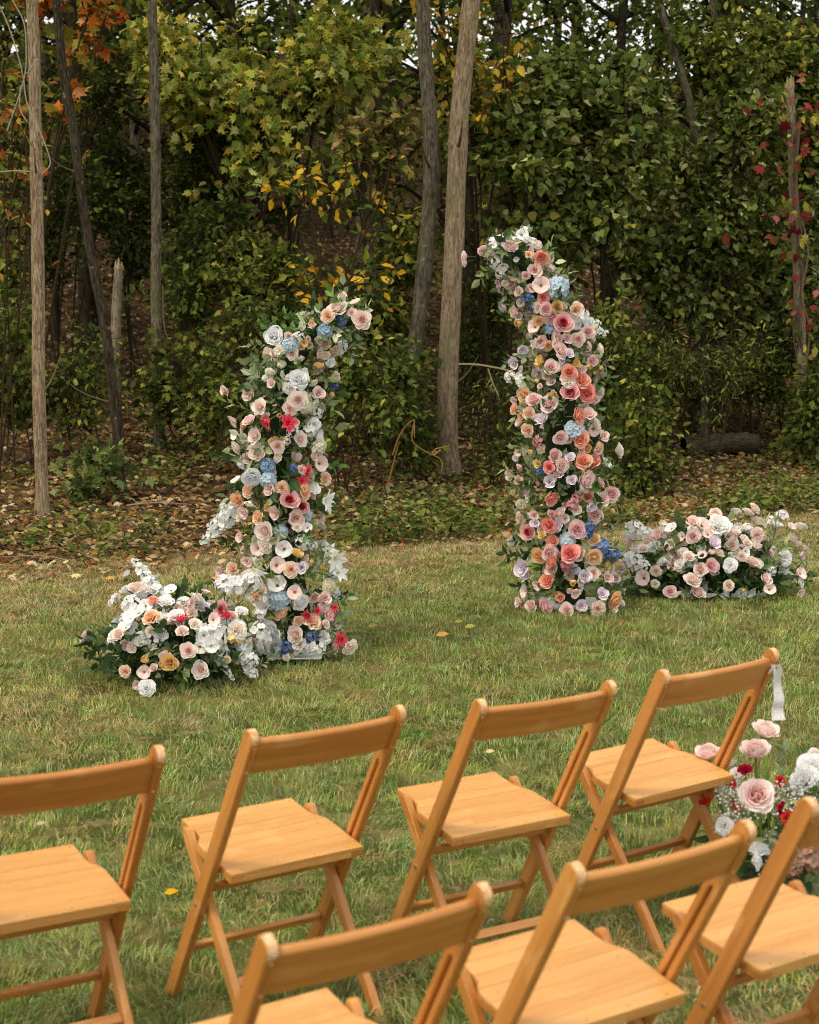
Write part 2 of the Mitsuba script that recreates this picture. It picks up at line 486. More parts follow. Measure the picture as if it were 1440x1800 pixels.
    for k in range(nb):
        band = out.intersection(sbox(-1, cuts[k] + (.00015 if k else 0), 1, cuts[k + 1] - (.00015 if k < nb - 1 else 0)))
        pk = put('plank', wood(lay(band, 0, 0.0095), 'seat_wood', X_, r), seat, to)
    fr = out.buffer(-0.0006)
    for name, q in (('side_rail', fr.intersection(sbox(-1, 0, -.1495, 1))), ('side_rail', fr.intersection(sbox(.1495, 0, 1, 1))), ('rear_rail', fr.intersection(sbox(-.149, 0, .149, .03))), ('front_rail', fr.intersection(sbox(-.149, D - .03, .149, D)))):
        put(name, wood(lay(q, -0.0098, 0.0145), 'seat_wood' if name != 'side_rail' else CW, X_ if name != 'side_rail' else sx, r), seat, to)
    for xx in (-.145, -.05, .05, .145):
        for yy in (.013, D - .013, .16):
            if abs(xx) > .1 or yy < .1 or yy > .2:
                put('nail', mikit.ply(trimesh.creation.cylinder(0.0022, 0.0008, sections=8, transform=_tf(o + X_ * xx + sx * yy + sn * 0.0002, sn)), 'chair_nail'), seat, to)
    return t, to


def _tf(c, z):
    m = np.eye(4)
    m[:3, :3] = frame(z)
    m[:3, 3] = c
    return m


scene['chair_nail'] = {'type': 'principled', 'base_color': rgb(0.22, 0.12, 0.05), 'roughness': 0.5}
CHAIRS = {}
for k, (tag, x, y, yaw, tilt, lab) in enumerate((
        ('A', -.823, 3.275, .543, (.001, -.018, -.002), 'wooden folding chair cut by the left edge of the photo'),
        ('B', -.313, 3.632, .592, (-.003, -.006, .013), 'wooden folding chair second from left in the front row, before the white flower mound'),
        ('C', .220, 3.868, .548, (-.002, -.013, -.001), 'wooden folding chair in the front row, beside the chair with the white ribbon'),
        ('D', .729, 4.19, .571, (.001, .022, -.012), 'wooden folding chair with a white ribbon tied to its back post'),
        ('E', -.162, 2.497, .569, (-.007, 0, .007), 'wooden folding chair cut by the bottom edge, only its back and seat front showing'),
        ('F', .334, 2.809, .56, (0, .009, .021), 'wooden folding chair in the middle of the nearest row, beside the flower bouquet chair'),
        ('G', .809, 3.055, .573, (.009, -.004, -.03), 'wooden folding chair cut by the right edge in front of the flower bouquet'))):
    CHAIRS[tag] = make_chair(lab, x, y, yaw, tilt, k)

# ribbon knotted round the back post of the aisle chair
_rb = thing('ribbon', 'white ribbon knotted round the chair post with one long tail hanging down', 'ribbon')
_rt = CHAIRS['D'][1]


def strip(pts, wid, side):
    P = spline(pts, 18)
    side = unit(side)
    w = np.interp(np.linspace(0, 1, 18), np.linspace(0, 1, len(wid)), wid)[:, None]
    V = np.empty((36, 3))
    V[0::2], V[1::2] = P - side * w / 2, P + side * w / 2
    F = [[2 * k, 2 * k + 1, 2 * k + 3] for k in range(17)] + [[2 * k, 2 * k + 3, 2 * k + 2] for k in range(17)]
    return mikit.ply((V, np.array(F)), 'white_cloth', smooth=True)


_c = np.array([POST_IN + POST_T / 2, post_y(0.752), 0.752])
_loop = [_c + X_ * (math.cos(q) * .0145 * (1.0 if abs(math.cos(q)) < .9 else .95)) + PN * (math.sin(q) * .0255) for q in np.linspace(0, 2 * math.pi, 14)]
put('band', strip(_loop, [.012, .009, .012], PD), _rb, _rt)
for _dx, _dy, _len in ((0, 0, .165), (.010, .012, .14)):
    _pts = [_c + PN * .02 + X_ * .02, _c + X_ * (.022 + _dx) + PN * .012 + [0, 0, -.03], _c + X_ * (.027 + _dx) + [0, -.004 + _dy, -.07], _c + X_ * (.019 + _dx) + [0, -.018 + _dy, -.11], _c + X_ * (.023 + _dx) + [0, -.008 + _dy, -.14], _c + X_ * (.017 + _dx) + [0, -.02 + _dy, -_len]]
    put('tail', strip(_pts, [.006, .014, .022, .029, .033, .037], [.85, -.5 + 20 * _dy, 0]), _rb, _rt)
put('tail', strip([_c + PN * .024 + X_ * -.004, _c + PN * .034 + X_ * -.01 + [0, 0, -.012], _c + PN * .03 + X_ * -.012 + [0, 0, -.04]], [.006, .01, .008], [1, .2, 0]), _rb, _rt)
put('bow_loop', strip([_c + PN * .026, _c + PN * .04 + X_ * -.022 + [0, 0, .012], _c + PN * .03 + X_ * -.03 + [0, 0, -.01], _c + PN * .027], [.008, .014, .012, .007], PD), _rb, _rt)
# ---------------------------------------------------------------- flowers
def petal_patch(L, w, phi0, phi1, r0, wrap, ruffle, r, tipw=0.5, nu=5, nt=4, pointed=False):
    """One petal growing from the flower's axis: path of length L leaning from phi0 to phi1 (radians from the axis)."""
    t = np.linspace(0, 1, nt)
    u = np.linspace(-1, 1, nu)
    ph = phi0 + (phi1 - phi0) * t ** 1.3
    dt = L / (nt - 1)
    rr = r0 + np.concatenate([[0], np.cumsum(np.sin((ph[1:] + ph[:-1]) / 2)) * dt])
    zz = np.concatenate([[0], np.cumsum(np.cos((ph[1:] + ph[:-1]) / 2)) * dt])
    wid = w * (np.clip(0.3 + 1.6 * t - 0.9 * t ** 2.2, 0, None) if not pointed else np.clip(np.sin(np.pi * (0.12 + 0.86 * t)), 0.03, None))
    if not pointed:
        wid[-1] *= 0.25 + tipw
    U, Tt = np.meshgrid(u, t)
    W = wid[:, None]
    R = rr[:, None] - wrap * (U * W) ** 2 / max(L, 1e-6)
    if not pointed:
        zz2 = zz[:, None] - 0.16 * L * (U ** 2) * (Tt > 0.9) * np.cos(ph)[:, None]
        R = R - 0.16 * L * (U ** 2) * (Tt > 0.9) * np.sin(ph)[:, None]
    else:
        zz2 = zz[:, None] + 0 * U
    wob = ruffle * L * Tt ** 2 * np.sin(U * r.uniform(3, 5.5) + r.uniform(0, 6))
    nx, nz = np.cos(ph)[:, None], -np.sin(ph)[:, None]
    V = np.stack([R + wob * nx, U * W, zz2 + wob * nz], -1).reshape(-1, 3)
    i, j = np.meshgrid(np.arange(nt - 1), np.arange(nu - 1), indexing='ij')
    a = (i * nu + j).ravel()
    F = np.vstack([np.stack([a, a + 1, a + nu + 1], 1), np.stack([a, a + nu + 1, a + nu], 1)])
    return V, F, Tt.ravel()


def rotz(V, a):
    c, s = math.cos(a), math.sin(a)
    return V @ np.array([[c, s, 0], [-s, c, 0], [0, 0, 1]])


def bloom(kind, cin, cout, seed):
    """A flower of radius about 1, its face towards +z: petals coloured from cin (heart) to cout (rim). -> (V, F, C) list of petals."""
    r = np.random.default_rng(seed)
    cin, cout = lin(cin), lin(cout)
    out = []
    GA = 2.39996

    def add(a, o, L, w, p0, p1, r0, wrap, ruf, base_z=0.0, pointed=False, tw=.5, c=None, nu=5, nt=4):
        V, F, t = petal_patch(L, w, p0, p1, r0, wrap, ruf, r, tw, nu, nt, pointed)
        V = rotz(V, a) + [0, 0, base_z]
        m = np.clip(o * 0.7 + 0.5 * t, 0, 1)[:, None]
        c = (cin * (1 - m) + cout * m) * (1 + r.uniform(-.07, .07)) if c is None else np.broadcast_to(c, V.shape)
        out.append((V, F, np.clip(c, 0, .92)))

    if kind in ('rose', 'big_rose'):
        n = 20 if kind == 'rose' else 28
        for i in range(n):
            o = (i / (n - 1)) ** 0.85
            j = r.uniform(-.1, .1)
            add(i * GA, o, .62 + .34 * o, .34 + .3 * o, .12 + .75 * o, -.5 + 1.72 * o ** 1.15 + j, .02 + .15 * o, 1.1 - .75 * o, .02 + .04 * o, .22 - .2 * o, nu=5)
    elif kind == 'goblet_rose':
        for i in range(24):
            o = (i / 23) ** .9
            add(i * GA, o, .95 + .35 * o, .42 + .3 * o, .1 + .75 * o, -.35 + .55 * o + (.75 if i > 17 else 0), .05 + .12 * o, .9 - .3 * o, .03, -.25 + .05 * (1 - o), nu=6, nt=5)
    elif kind == 'garden_rose':
        for i in range(30):
            o = i / 29
            add(i * GA, o, .42 + .52 * o, .2 + .44 * o, .3 + .45 * o, -.25 + 1.25 * o ** 2, .02 + .2 * o, .9 - .5 * o, .04, .22 - .2 * o, c=None if o > .45 else cin * (1 + r.uniform(-.15, .15)))
    elif kind == 'ranunculus':
        for i in range(36):
            o = i / 35
            add(i * GA, o, .34 + .52 * o, .2 + .3 * o, .3 + .6 * o, -.45 + 1.75 * o, .02 + .2 * o, .8 - .4 * o, .02, .38 - .36 * o, nu=4)
    elif kind == 'carnation':
        for i in range(34):
            o = i / 33
            add(i * GA, o, .66 + .26 * o, .22 + .2 * o, .1 + .6 * o, .05 + 1.5 * o + r.uniform(-.22, .22), .02 + .06 * o, .1, .11, .16 - .14 * o, tw=.75, nu=6)
    elif kind == 'loose_rose':
        for i in range(11):
            o = i / 10
            add(i * GA, o, .55 + .45 * o, .26 + .32 * o, .25 + .35 * o, -.15 + 1.3 * o, .03 + .07 * o, .7 - .4 * o, .06, .1 - .1 * o)
    elif kind == 'anemone':
        for i in range(11):
            o = .3 + .7 * (i % 2)
            add(i * GA, 1, .9 + .06 * r.uniform(-1, 1), .46, .75 - .25 * (i % 2), 1.25 + .25 * (i % 2), .06, .1, .045, -.02 * i / 11)
        for i in range(14):
            add(i * GA, 0, .22, .04, .2, .5 + .5 * i / 14, .03, 0, 0, .02, True, c=lin('c9b44a') if i > 5 else lin('76803a'), nu=3, nt=3)
    elif kind == 'dahlia':
        for i in range(20):
            o = i / 19
            add(i * GA, o, .7 + .35 * o, .15 + .07 * o, .2 + .5 * o, .35 + 1.2 * o + r.uniform(-.15, .15), .03, .2, .05, .12 - .12 * o, True, nu=4)
        for i in range(8):
            add(i * GA, 0, .3, .03, .1, .5, .02, 0, 0, .05, True, c=lin('d9a93f'), nu=3, nt=3)
    elif kind == 'lily':
        for i in range(6):
            add(i * math.pi / 3 + r.uniform(-.1, .1), 1, 1.1, .26, .4, 1.5 + .3 * (i % 2), .04, .25, .05, 0, True)
        for i in range(5):
            add(i * 1.257, 0, .5, .02, .2, .4, .02, 0, 0, 0, True, c=lin('b9b265'), nu=3, nt=3)
    elif kind == 'bud':
        for i in range(7):
            o = i / 6
            add(i * GA, o, 1.1, .36 + .14 * o, .45, -.55 + .35 * o, .1 + .1 * o, .8, .02, -.4)
        for i in range(4):
            add(i * 1.57, 1, .6, .16, 1.0, .3, .05, .3, .02, -.5, True, c=lin('74824e'), nu=3, nt=3)
    elif kind in ('hydrangea', 'floret_cluster'):
        n = 34 if kind == 'hydrangea' else 13
        i = np.arange(n)
        zz = 1 - 1.15 * (i + .5) / n
        ph = i * GA
        P = np.stack([np.sqrt(1 - zz ** 2) * np.cos(ph), np.sqrt(1 - zz ** 2) * np.sin(ph), zz], 1)
        for k in range(n):
            c = (cin + (cout - cin) * r.uniform()) * (1 + r.uniform(-.1, .1))
            Fm = frame(unit(P[k] + .25 * r.normal(size=3)), r.uniform(0, 6))
            for q in range(4):
                V, F, t = petal_patch(.31, .17, 1.0, 1.75, .02, .1, .06, r, .6, 3, 3)
                V = rotz(V, q * 1.571) @ Fm.T + P[k] * (.78 if kind == 'hydrangea' else .7)
                out.append((V, F, np.broadcast_to(np.clip(c * (.8 + .2 * t.mean()), 0, .92), V.shape)))
            V, F = trimesh.creation.icosphere(0).vertices * .045, trimesh.creation.icosphere(0).faces
            out.append((V @ Fm.T + P[k] * .83, F, np.broadcast_to(cin * .8, V.shape)))
    elif kind == 'spike':                     # florets up a stem along +z, length 2 (z 0..2)
        n = 24
        for k in range(n):
            f = k / (n - 1)
            z = .05 + 1.9 * f
            a = k * GA
            sz = .25 * (1 - .7 * f) + .035
            d = unit([math.cos(a), math.sin(a), .35 + .5 * f])
            Fm = frame(d, r.uniform(0, 6))
            for q in range(5):
                V, F, t = petal_patch(sz, sz * .5, .55, 1.35, .02, .1, .08, r, .6, 3, 3)
                V = rotz(V, q * 1.257) @ Fm.T + np.array([math.cos(a), math.sin(a), 0]) * .13 * (1 - .6 * f) + [0, 0, z]
                out.append((V, F, np.broadcast_to(np.clip((cin * (1 - f) + cout * f) * (1 + r.uniform(-.06, .06)), 0, .92), V.shape)))
        V, F, C = stick([[0, 0, -.2], [0, 0, 1], [.02, 0, 1.98]], [.035, .03, .01], lin('7d8a55'), 5)
        out.append((V, F, C))
    return out


def calyx(L=1.2):
    """Green stem behind a flower."""
    return stick([[0, 0, .1], [.02, .03, -.3], [.05, 0, -L]], [.09, .05, .05], lin('6f7d4a'), 5)


PAL = dict(
    R=[('rose', 'e3b0b0', 'f6e2df'), ('rose', 'eabfbb', 'f8e8e4'), ('rose', 'dca8aa', 'f3d9d9')],
    C=[('rose', 'e26f69', 'f6b8ad'), ('rose', 'e7826f', 'f7c6b0')],
    G=[('garden_rose', 'cf4a62', 'f3cfcc'), ('garden_rose', 'c4536a', 'f1c6c5')],
    N=[('ranunculus', 'e8c2b2', 'f8f0ea'), ('ranunculus', 'e4b3a2', 'f6e9e1')],
    K=[('carnation', 'e9ad7c', 'f7dcbc'), ('carnation', 'ebbb94', 'f7e5d2')],
    k=[('carnation', 'efdcc9', 'f8f2ea'), ('carnation', 'eac9b8', 'f5e8de')],
    W=[('big_rose', 'e6e8ee', 'f5f6f8'), ('big_rose', 'e6e8ee', 'f6f7f9')],
    H=[('hydrangea', '9dbcd6', 'cfe0ec'), ('hydrangea', '8fb0d0', 'bdd4e6')],
    h=[('hydrangea', 'b9d3e4', 'dbe8ef')],
    D=[('dahlia', 'd5264f', 'ef5f77'), ('dahlia', 'd93355', 'f0707f')],
    A=[('anemone', 'f4f4ee', 'f8f8f5'), ('anemone', 'f0eee6', 'f7f6f2')],
    P=[('loose_rose', 'e0bdb2', 'f2e0da'), ('anemone', 'ecc9c4', 'f4dfda')],
    Y=[('loose_rose', 'dfb352', 'f1d894'), ('rose', 'dcab54', 'f0d296')],
    y=[('bud', 'e3b95a', 'f0dc9a')],
    p=[('rose', 'e6a863', 'f5d7a8'), ('rose', 'e9b67c', 'f6dfbb')],
    B=[('floret_cluster', '3f5fae', '7f9ad0')],
    L=[('loose_rose', 'd4a9a8', 'efdad6'), ('loose_rose', 'ddb5b0', 'f2e0dc'), ('loose_rose', 'cfa3aa', 'ead6d9')],
    U=[('loose_rose', 'd8cbd6', 'eee7ee')],
    S=[('spike', 'f3f4f4', 'eef2ee')],
    F=[('floret_cluster', 'f3f3f0', 'f8f8f6')],
    f=[('hydrangea', 'e6dfb8', 'f2eede')],
    X=[('lily', 'f2f2e6', 'f8f8f4')],
    Q=[('floret_cluster', 'c97f88', 'e3a9ab')],
    c=[('carnation', 'd22c2f', 'ee5a48')],
    V=[('carnation', 'ad143a', 'd93056')],
    M=[('carnation', 'f1f1ec', 'fafaf8')],
    O=[('hydrangea', 'b98a76', 'd9b7a2'), ('hydrangea', 'a77f6a', 'c9a48c')],
)
NAME = dict(R='rose', C='rose', G='garden_rose', N='ranunculus', K='carnation', k='carnation', W='rose', H='hydrangea', h='hydrangea', D='dahlia', A='anemone', P='lisianthus', Y='yellow_rose', y='rosebud',
            p='rose', B='bluebell_cluster', L='lisianthus', U='lisianthus', S='flower_spike', F='white_floret', f='hydrangea', X='lily', Q='floret_cluster', M='carnation', c='carnation', V='carnation', O='hydrangea')
_shape = {}


def flower_shape(code, seed):
    v = seed % len(PAL[code])
    key = (code, v, (seed // 7) % 2)
    if key not in _shape:
        k, a, b = PAL[code][v]
        parts = bloom(k, a, b, hash_(key))
        if k not in ('spike',):
            parts.append(calyx())
        _shape[key] = colored(cat(parts), 'petals', True)
    return _shape[key]


def hash_(key):
    return sum((ord(ch) * (i + 3)) for i, ch in enumerate(str(key))) % 100003


def sprig_mesh(tmpl, n, names, seed, leaf, bend=.25, spread=1.0):
    """Stem of length 1 along +z with leaves in pairs; leaf = leaf length."""
    r = np.random.default_rng(seed)
    pts = spline([[0, 0, -.15], [.03, 0, .3], [bend * .5, .02, .65], [bend, .05, 1.0]], 9)
    st = stick(pts, np.linspace(.012, .006, 9), lin('6d7a48'), 4)
    f = np.linspace(.12, 1.0, n)
    P = np.stack([np.interp(f, np.linspace(0, 1, 9), pts[:, k]) for k in range(3)], 1)
    a = np.arange(n) * 2.4 + r.uniform(-.4, .4, n)
    D = np.stack([np.cos(a) * spread, np.sin(a) * spread, np.full(n, .75)], 1)
    D[-1] = [bend, 0, 1]
    N = np.array([0, 0, 1.0]) + .4 * r.normal(size=(n, 3))
    lv = scatter(tmpl, P, D, N, leaf * r.uniform(.75, 1.15, n), pick(names, n, r, .18))
    return cat([st, lv])


SAGE, OLIVE, DARK, FRESH, PALE = ['8d9a74', '98a580', 'a5b08b', '7c8a62'], ['8f9a6b', 'a3ab78', '7f8b58'], ['43583a', '4f6541', '384b30', '5a6f42'], ['6d8d48', '7f9c55', '5f8040'], ['c2cbaa', 'aebb94', 'd2d8bd']
SPRIG = {
    's': ('simple', 9, SAGE, .42, 'eucalyptus_sprig'), 'o': ('narrow', 12, OLIVE, .42, 'olive_sprig'), 'd': ('simple', 8, DARK, .5, 'leaf_sprig'), 'g': ('simple', 11, FRESH, .36, 'leaf_sprig'), 'l': ('simple', 8, PALE, .4, 'eucalyptus_sprig'), 'i': ('maple', 7, DARK, .5, 'ivy_sprig')}
_sprig = {}


def sprig_shape(code, seed):
    k = (code, seed % 3)
    if k not in _sprig:
        t, n, names, leaf, _ = SPRIG[code]
        _sprig[k] = colored(sprig_mesh(t, n, names, 31 * (seed % 3) + ord(code), leaf), 'leafy')
    return _sprig[k]


class Arrangement:
    """A floral installation: surf(px, py) gives a point of its surface and the outward direction there."""

    def __init__(self, key, surf, ppm, seed, lift=.02, big=1.38, swap=None):
        self.swap = swap or {}
        self.lift, self.big = lift, big
        self.key, self.surf, self.ppm, self.r, self.n = key, surf, ppm, np.random.default_rng(seed), seed * 13

    def flower(self, code, pos, nrm, rad, up=.08):
        self.n += 1
        r = self.r
        if code in self.swap and r.uniform() < .62:
            alt = self.swap[code]
            code = alt[self.n % len(alt)]
        rad = rad * r.uniform(.82, 1.16)
        pos = np.asarray(pos) + unit(nrm) * r.uniform(-.012, .03)
        d = unit(np.asarray(nrm) + .36 * r.normal(size=3) + [0, 0, up])
        lift = -.1 if code in 'Hhf' else .1
        rad = rad * (.82 if code in 'Hhf' else 1.12 if code in 'MFX' else 1)
        put(NAME[code], flower_shape(code, self.n), self.key, pose(np.asarray(pos) + d * rad * (lift - .25), d, r.uniform(0, 6.28), rad))

    def spike(self, p0, p1):
        self.n += 1
        d = np.asarray(p1) - p0
        put('flower_spike', flower_shape('S', self.n), self.key, pose(p0, d, self.r.uniform(0, 6), np.linalg.norm(d) / 2))

    def sprig(self, code, pos, d, L):
        self.n += 1
        put(SPRIG[code][4], sprig_shape(code, self.n), self.key, pose(pos, d, self.r.uniform(0, 6.28), L))

    def window(self, ox, oy, s, text):
        """Flowers read off the photograph: code x y diameter; each is set on the surface that line of sight meets."""
        for item in text.split(';'):
            w = item.split()
            if not w:
                continue
            c, v = w[0], [float(q) for q in w[1:]]
            px, py = ox + v[0] / s, oy + v[1] / s
            p, n = self.surf(px, py)
            if c == 'S':
                p1, n1 = self.surf(ox + v[2] / s, oy + v[3] / s)
                self.spike(p - n * .02, p1 + n1 * .03)
            elif c[0] == '*':
                L = v[2] / s / self.ppm
                a = math.radians(v[3])
                d = np.array([math.cos(a), 0, -math.sin(a)]) + n * .45
                self.sprig(c[1], p - n * .04, d, L)
            else:
                self.flower(c, p + n * self.lift, n, v[2] / s / self.ppm / 2 * self.big)
# ---------------------------------------------------------------- floral columns and mounds
def column_surf(axis, Y):
    A = np.array([[a[0], a[1]] for a in axis], float)
    Rr = np.array([a[2] for a in axis], float)
    ppm = FPX / ((at(720, 800, Y) - EYE) @ _fw)

    def near(px, py):
        q = np.array([px, py])
        best = None
        for k in range(len(A) - 1):
            d = A[k + 1] - A[k]
            t = np.clip((q - A[k]) @ d / (d @ d), 0, 1)
            c = A[k] + d * t
            e = np.linalg.norm(q - c)
            if best is None or e < best[0]:
                best = (e, c, Rr[k] + (Rr[k + 1] - Rr[k]) * t)
        return best

    def surf(px, py):
        e, c, R = near(px, py)
        side = (np.array([px, py]) - c) / max(e, 1e-6)
        k = min(e / R, 1.0)
        dep = math.sqrt(1 - k * k)
        p = at(px, py, Y - 0.8 * dep * R / ppm)
        n = unit(np.array([side[0] * k, -dep - .25, -side[1] * k]))
        return p, n
    return surf, ppm, [(at(a[0], a[1], Y), a[2] / ppm) for a in axis]


def fill_column(arr, ax, codes, nb, ns, r):
    """Leaf sprigs all round the frame and more flowers on the far side."""
    P = np.array([a[0] for a in ax])
    R = np.array([a[1] for a in ax])
    L = np.concatenate([[0], np.cumsum(np.linalg.norm(np.diff(P, axis=0), axis=1))])

    def point(f, ang):
        s = f * L[-1]
        c = np.array([np.interp(s, L, P[:, k]) for k in range(3)])
        e = np.array([np.interp(min(s + .05, L[-1]), L, P[:, k]) - np.interp(max(s - .05, 0), L, P[:, k]) for k in range(3)])
        e = unit(e)
        a = unit(np.cross(e, [0, 1, 0]))
        b = np.cross(a, e)
        n = math.cos(ang) * a + math.sin(ang) * b
        return c, n, np.interp(s, L, R), e
    for k in range(ns):
        f, ang = r.uniform(0.0, 1), r.uniform(0, 2 * math.pi)
        c, n, R0, e = point(f, ang)
        d = n + .5 * r.normal(size=3) + [0, -.1, .2]
        arr.sprig('dsgsogls'[k % 8], c + n * R0 * .55, d, r.uniform(.1, .17))
    for k in range(ns):                                        # close foliage between the flowers
        f, ang = r.uniform(0.0, 1), r.uniform(0, 2 * math.pi)
        c, n, R0, e = point(f, ang)
        arr.sprig('sgdsogls'[k % 8], c + n * R0 * .3, n * .9 + .8 * r.normal(size=3), r.uniform(.1, .15) * min(1, R0 / .15))
    for k in range(int(1.5 * nb)):                             # paler heads sunk between the front ones
        f, ang = r.uniform(.02, .92), -r.uniform(.05, math.pi - .05)
        c, n, R0, e = point(f, ang)
        if n[1] > 0:
            n = -n
        arr.flower(codes[k % len(codes)], c + n * R0 * r.uniform(.72, .92), n, r.uniform(.02, .042))
    for k in range(nb):
        f, ang = r.uniform(.02, .97), r.uniform(.15, math.pi - .15)
        c, n, R0, e = point(f, ang)
        n = n * [1, 1, 1]
        if n[1] < 0:
            n = -n
        arr.flower(codes[k % len(codes)], c + n * R0 * .85, n, r.uniform(.033, .052))


def frame_tube(key, ax, name, k=.3):
    pts = spline([a[0] for a in ax], 40)
    V, F, _ = tube(pts, np.interp(np.linspace(0, 1, 40), np.linspace(0, 1, len(ax)), [a[1] * k for a in ax]), 14)
    V = V + unit(V - V.mean(0)) * 0.012 * (meshkit.noise(V * 40, 3)[:, None] - .5)
    put(name, colored((V, F, np.broadcast_to(lin('2c3823'), V.shape)), 'stems', False), key)


AX_L = [(528, 1152, 88), (522, 1080, 84), (508, 1000, 82), (497, 920, 78), (490, 840, 74), (492, 760, 74), (500, 700, 68), (516, 640, 56), (542, 598, 48), (582, 572, 38), (632, 560, 24)]
key = thing('floral_column', 'shorter leaning column of blush, white, peach, blue and magenta flowers that bends to the right at its tip', 'flower column', 'two halves of the broken flower arch')
surf, ppm, ax = column_surf(AX_L, 7.55)
frame_tube(key, ax, 'moss_frame')
arr = Arrangement(key, surf, ppm, 11, swap={'R': 'NkP', 'L': 'PMk', 'C': 'R', 'p': 'KkN', 'Y': 'yKk', 'H': 'hH', 'A': 'AFM'})
arr.window(380, 500, 4.8, 'W 530 465 165;W 690 805 170;N 1035 235 145;N 1228 295 130;P 1090 160 90;P 1185 185 90;P 1150 250 80;Y 955 290 115;y 820 322 55;H 905 400 150;B 1060 320 85;h 650 520 160;F 700 455 80;f 560 570 90;f 560 665 90;f 480 745 70;'
           'Y 745 490 80;Y 930 735 95;Y 860 690 80;L 925 630 85;B 965 850 75;y 900 908 65;P 105 890 95;P 160 900 85;P 320 920 130;L 820 905 120;N 680 965 145;k 615 1050 150;F 790 970 90;f 740 1030 110;R 410 1040 125;D 465 1140 155;D 600 1165 155;Y 540 1105 80;'
           'R 340 1165 135;P 205 1150 110;R 370 1275 125;A 835 1085 95;A 800 1170 110;F 780 1220 90;A 825 1270 105;p 520 1365 120;y 510 1290 55;y 555 1300 55;N 690 1305 140;f 835 1360 125;N 240 1365 125;N 370 1415 130;A 205 1270 80;F 700 625 60;'
           '*s 470 930 230 120;*s 480 930 230 20;*s 500 950 220 300;*s 460 950 210 200;*s 470 930 190 80;*g 830 240 190 150;*g 760 300 200 190;*g 900 200 170 60;*g 850 250 190 110;*g 700 380 180 200;*d 800 380 170 250;*g 690 240 150 110;*l 1080 380 200 262;*l 1180 400 150 300;*l 1200 330 180 310;*s 850 560 190 300;*o 760 560 190 330;'
           '*d 400 770 190 170;*s 420 690 170 200;*s 420 470 200 175;*o 950 740 200 20;*o 930 800 170 350;*o 970 900 170 320;*o 250 1000 150 260;*s 130 900 250 0;*g 560 1230 140 280;*d 600 1290 130 60;*s 650 1400 150 300;*d 200 1240 140 200;*d 700 1130 170 30')
arr.window(350, 760, 4.8, 'k 690 205 105;N 440 215 85;W 490 350 165;H 590 275 150;H 600 390 130;D 885 335 125;D 850 410 85;P 985 260 125;L 930 200 80;K 1015 395 130;A 340 410 95;K 455 490 125;K 370 555 130;k 480 575 105;S 330 640 70 920;S 300 600 120 800;F 290 700 90;A 270 620 80;P 620 465 95;K 700 465 115;K 855 500 130;A 945 480 105;G 755 565 155;G 855 615 115;R 665 655 120;'
           'X 1000 580 140;P 430 655 110;p 540 710 125;y 445 720 65;y 440 768 55;R 800 715 135;h 895 690 110;k 810 790 95;A 890 800 95;N 590 815 140;h 690 830 110;P 410 870 115;Y 975 840 75;R 590 940 130;P 520 970 125;A 720 980 155;P 670 1110 140;P 440 1075 110;P 515 1080 85;Y 820 1030 100;K 375 1140 120;P 250 1155 125;K 780 1150 115;U 855 1130 115;y 935 1085 65;y 1010 1135 65;'
           'X 1080 1060 150;X 1120 1190 150;f 1090 1290 120;X 1050 1000 120;A 1140 1230 90;A 865 920 105;p 555 1245 125;A 670 1285 135;Y 535 1360 100;H 680 1390 165;P 810 1340 130;W 840 1410 150;L 1000 1380 100;P 1050 1400 100;A 460 1260 100;A 450 1190 70;'
           'B 780 290 60;Y 600 620 80;Y 640 900 60;*d 300 960 170 190;*d 290 1030 150 200;*d 380 950 150 280;*s 600 1040 200 190;*s 600 1050 200 270;*s 650 1020 170 60;*s 830 190 170 280;*s 800 180 170 230;*o 1000 930 200 330;*s 900 1000 170 280;*o 930 950 200 20;*s 790 1260 150 270;*s 850 1260 150 290;*d 350 230 200 210;*d 280 200 170 190;*o 730 350 170 20;*d 1150 1370 150 20;*l 1000 1200 170 280;*o 640 560 170 150;*d 200 1270 150 165')
arr.window(140, 960, 2.88, 'K 1045 345 75;D 1155 340 65;D 1190 325 55;P 1230 285 75;R 1245 345 70;D 1270 310 55;D 1265 360 50;K 1170 390 95;N 1105 440 78;W 1005 415 98;X 950 310 85;A 1115 510 80;B 1055 510 65;B 1175 455 65;A 1200 505 72;A 1240 460 62;R 965 500 85;W 1000 490 85;y 1080 545 48;D 1300 465 75;k 1330 500 75;Y 1225 390 40;P 970 380 55;Y 1105 365 60;K 890 480 75;N 935 470 60;F 1150 500 60;'
           '*s 960 330 110 150;*s 990 350 110 20;*d 930 400 130 200;*s 910 430 120 160;*d 1040 460 110 250;*d 1260 240 90 20;*l 1080 190 90 80;*s 900 560 120 190;*s 920 610 100 210;*d 1180 530 90 280;*d 1220 420 90 330')
fill_column(arr, ax, 'kNyMPLKkPFkN', 64, 110, np.random.default_rng(21))
_b = at(520, 1158, 7.45)
_m = as_tri(chamfer_extrude(sbox(-.12, -.12, .12, .12).buffer(.012, 3), .008))
_m.apply_translation([_b[0], 7.47, 0.03])
put('base_plate', mikit.ply(_m, 'white_metal'), key, label='white square plate on the grass under the column')

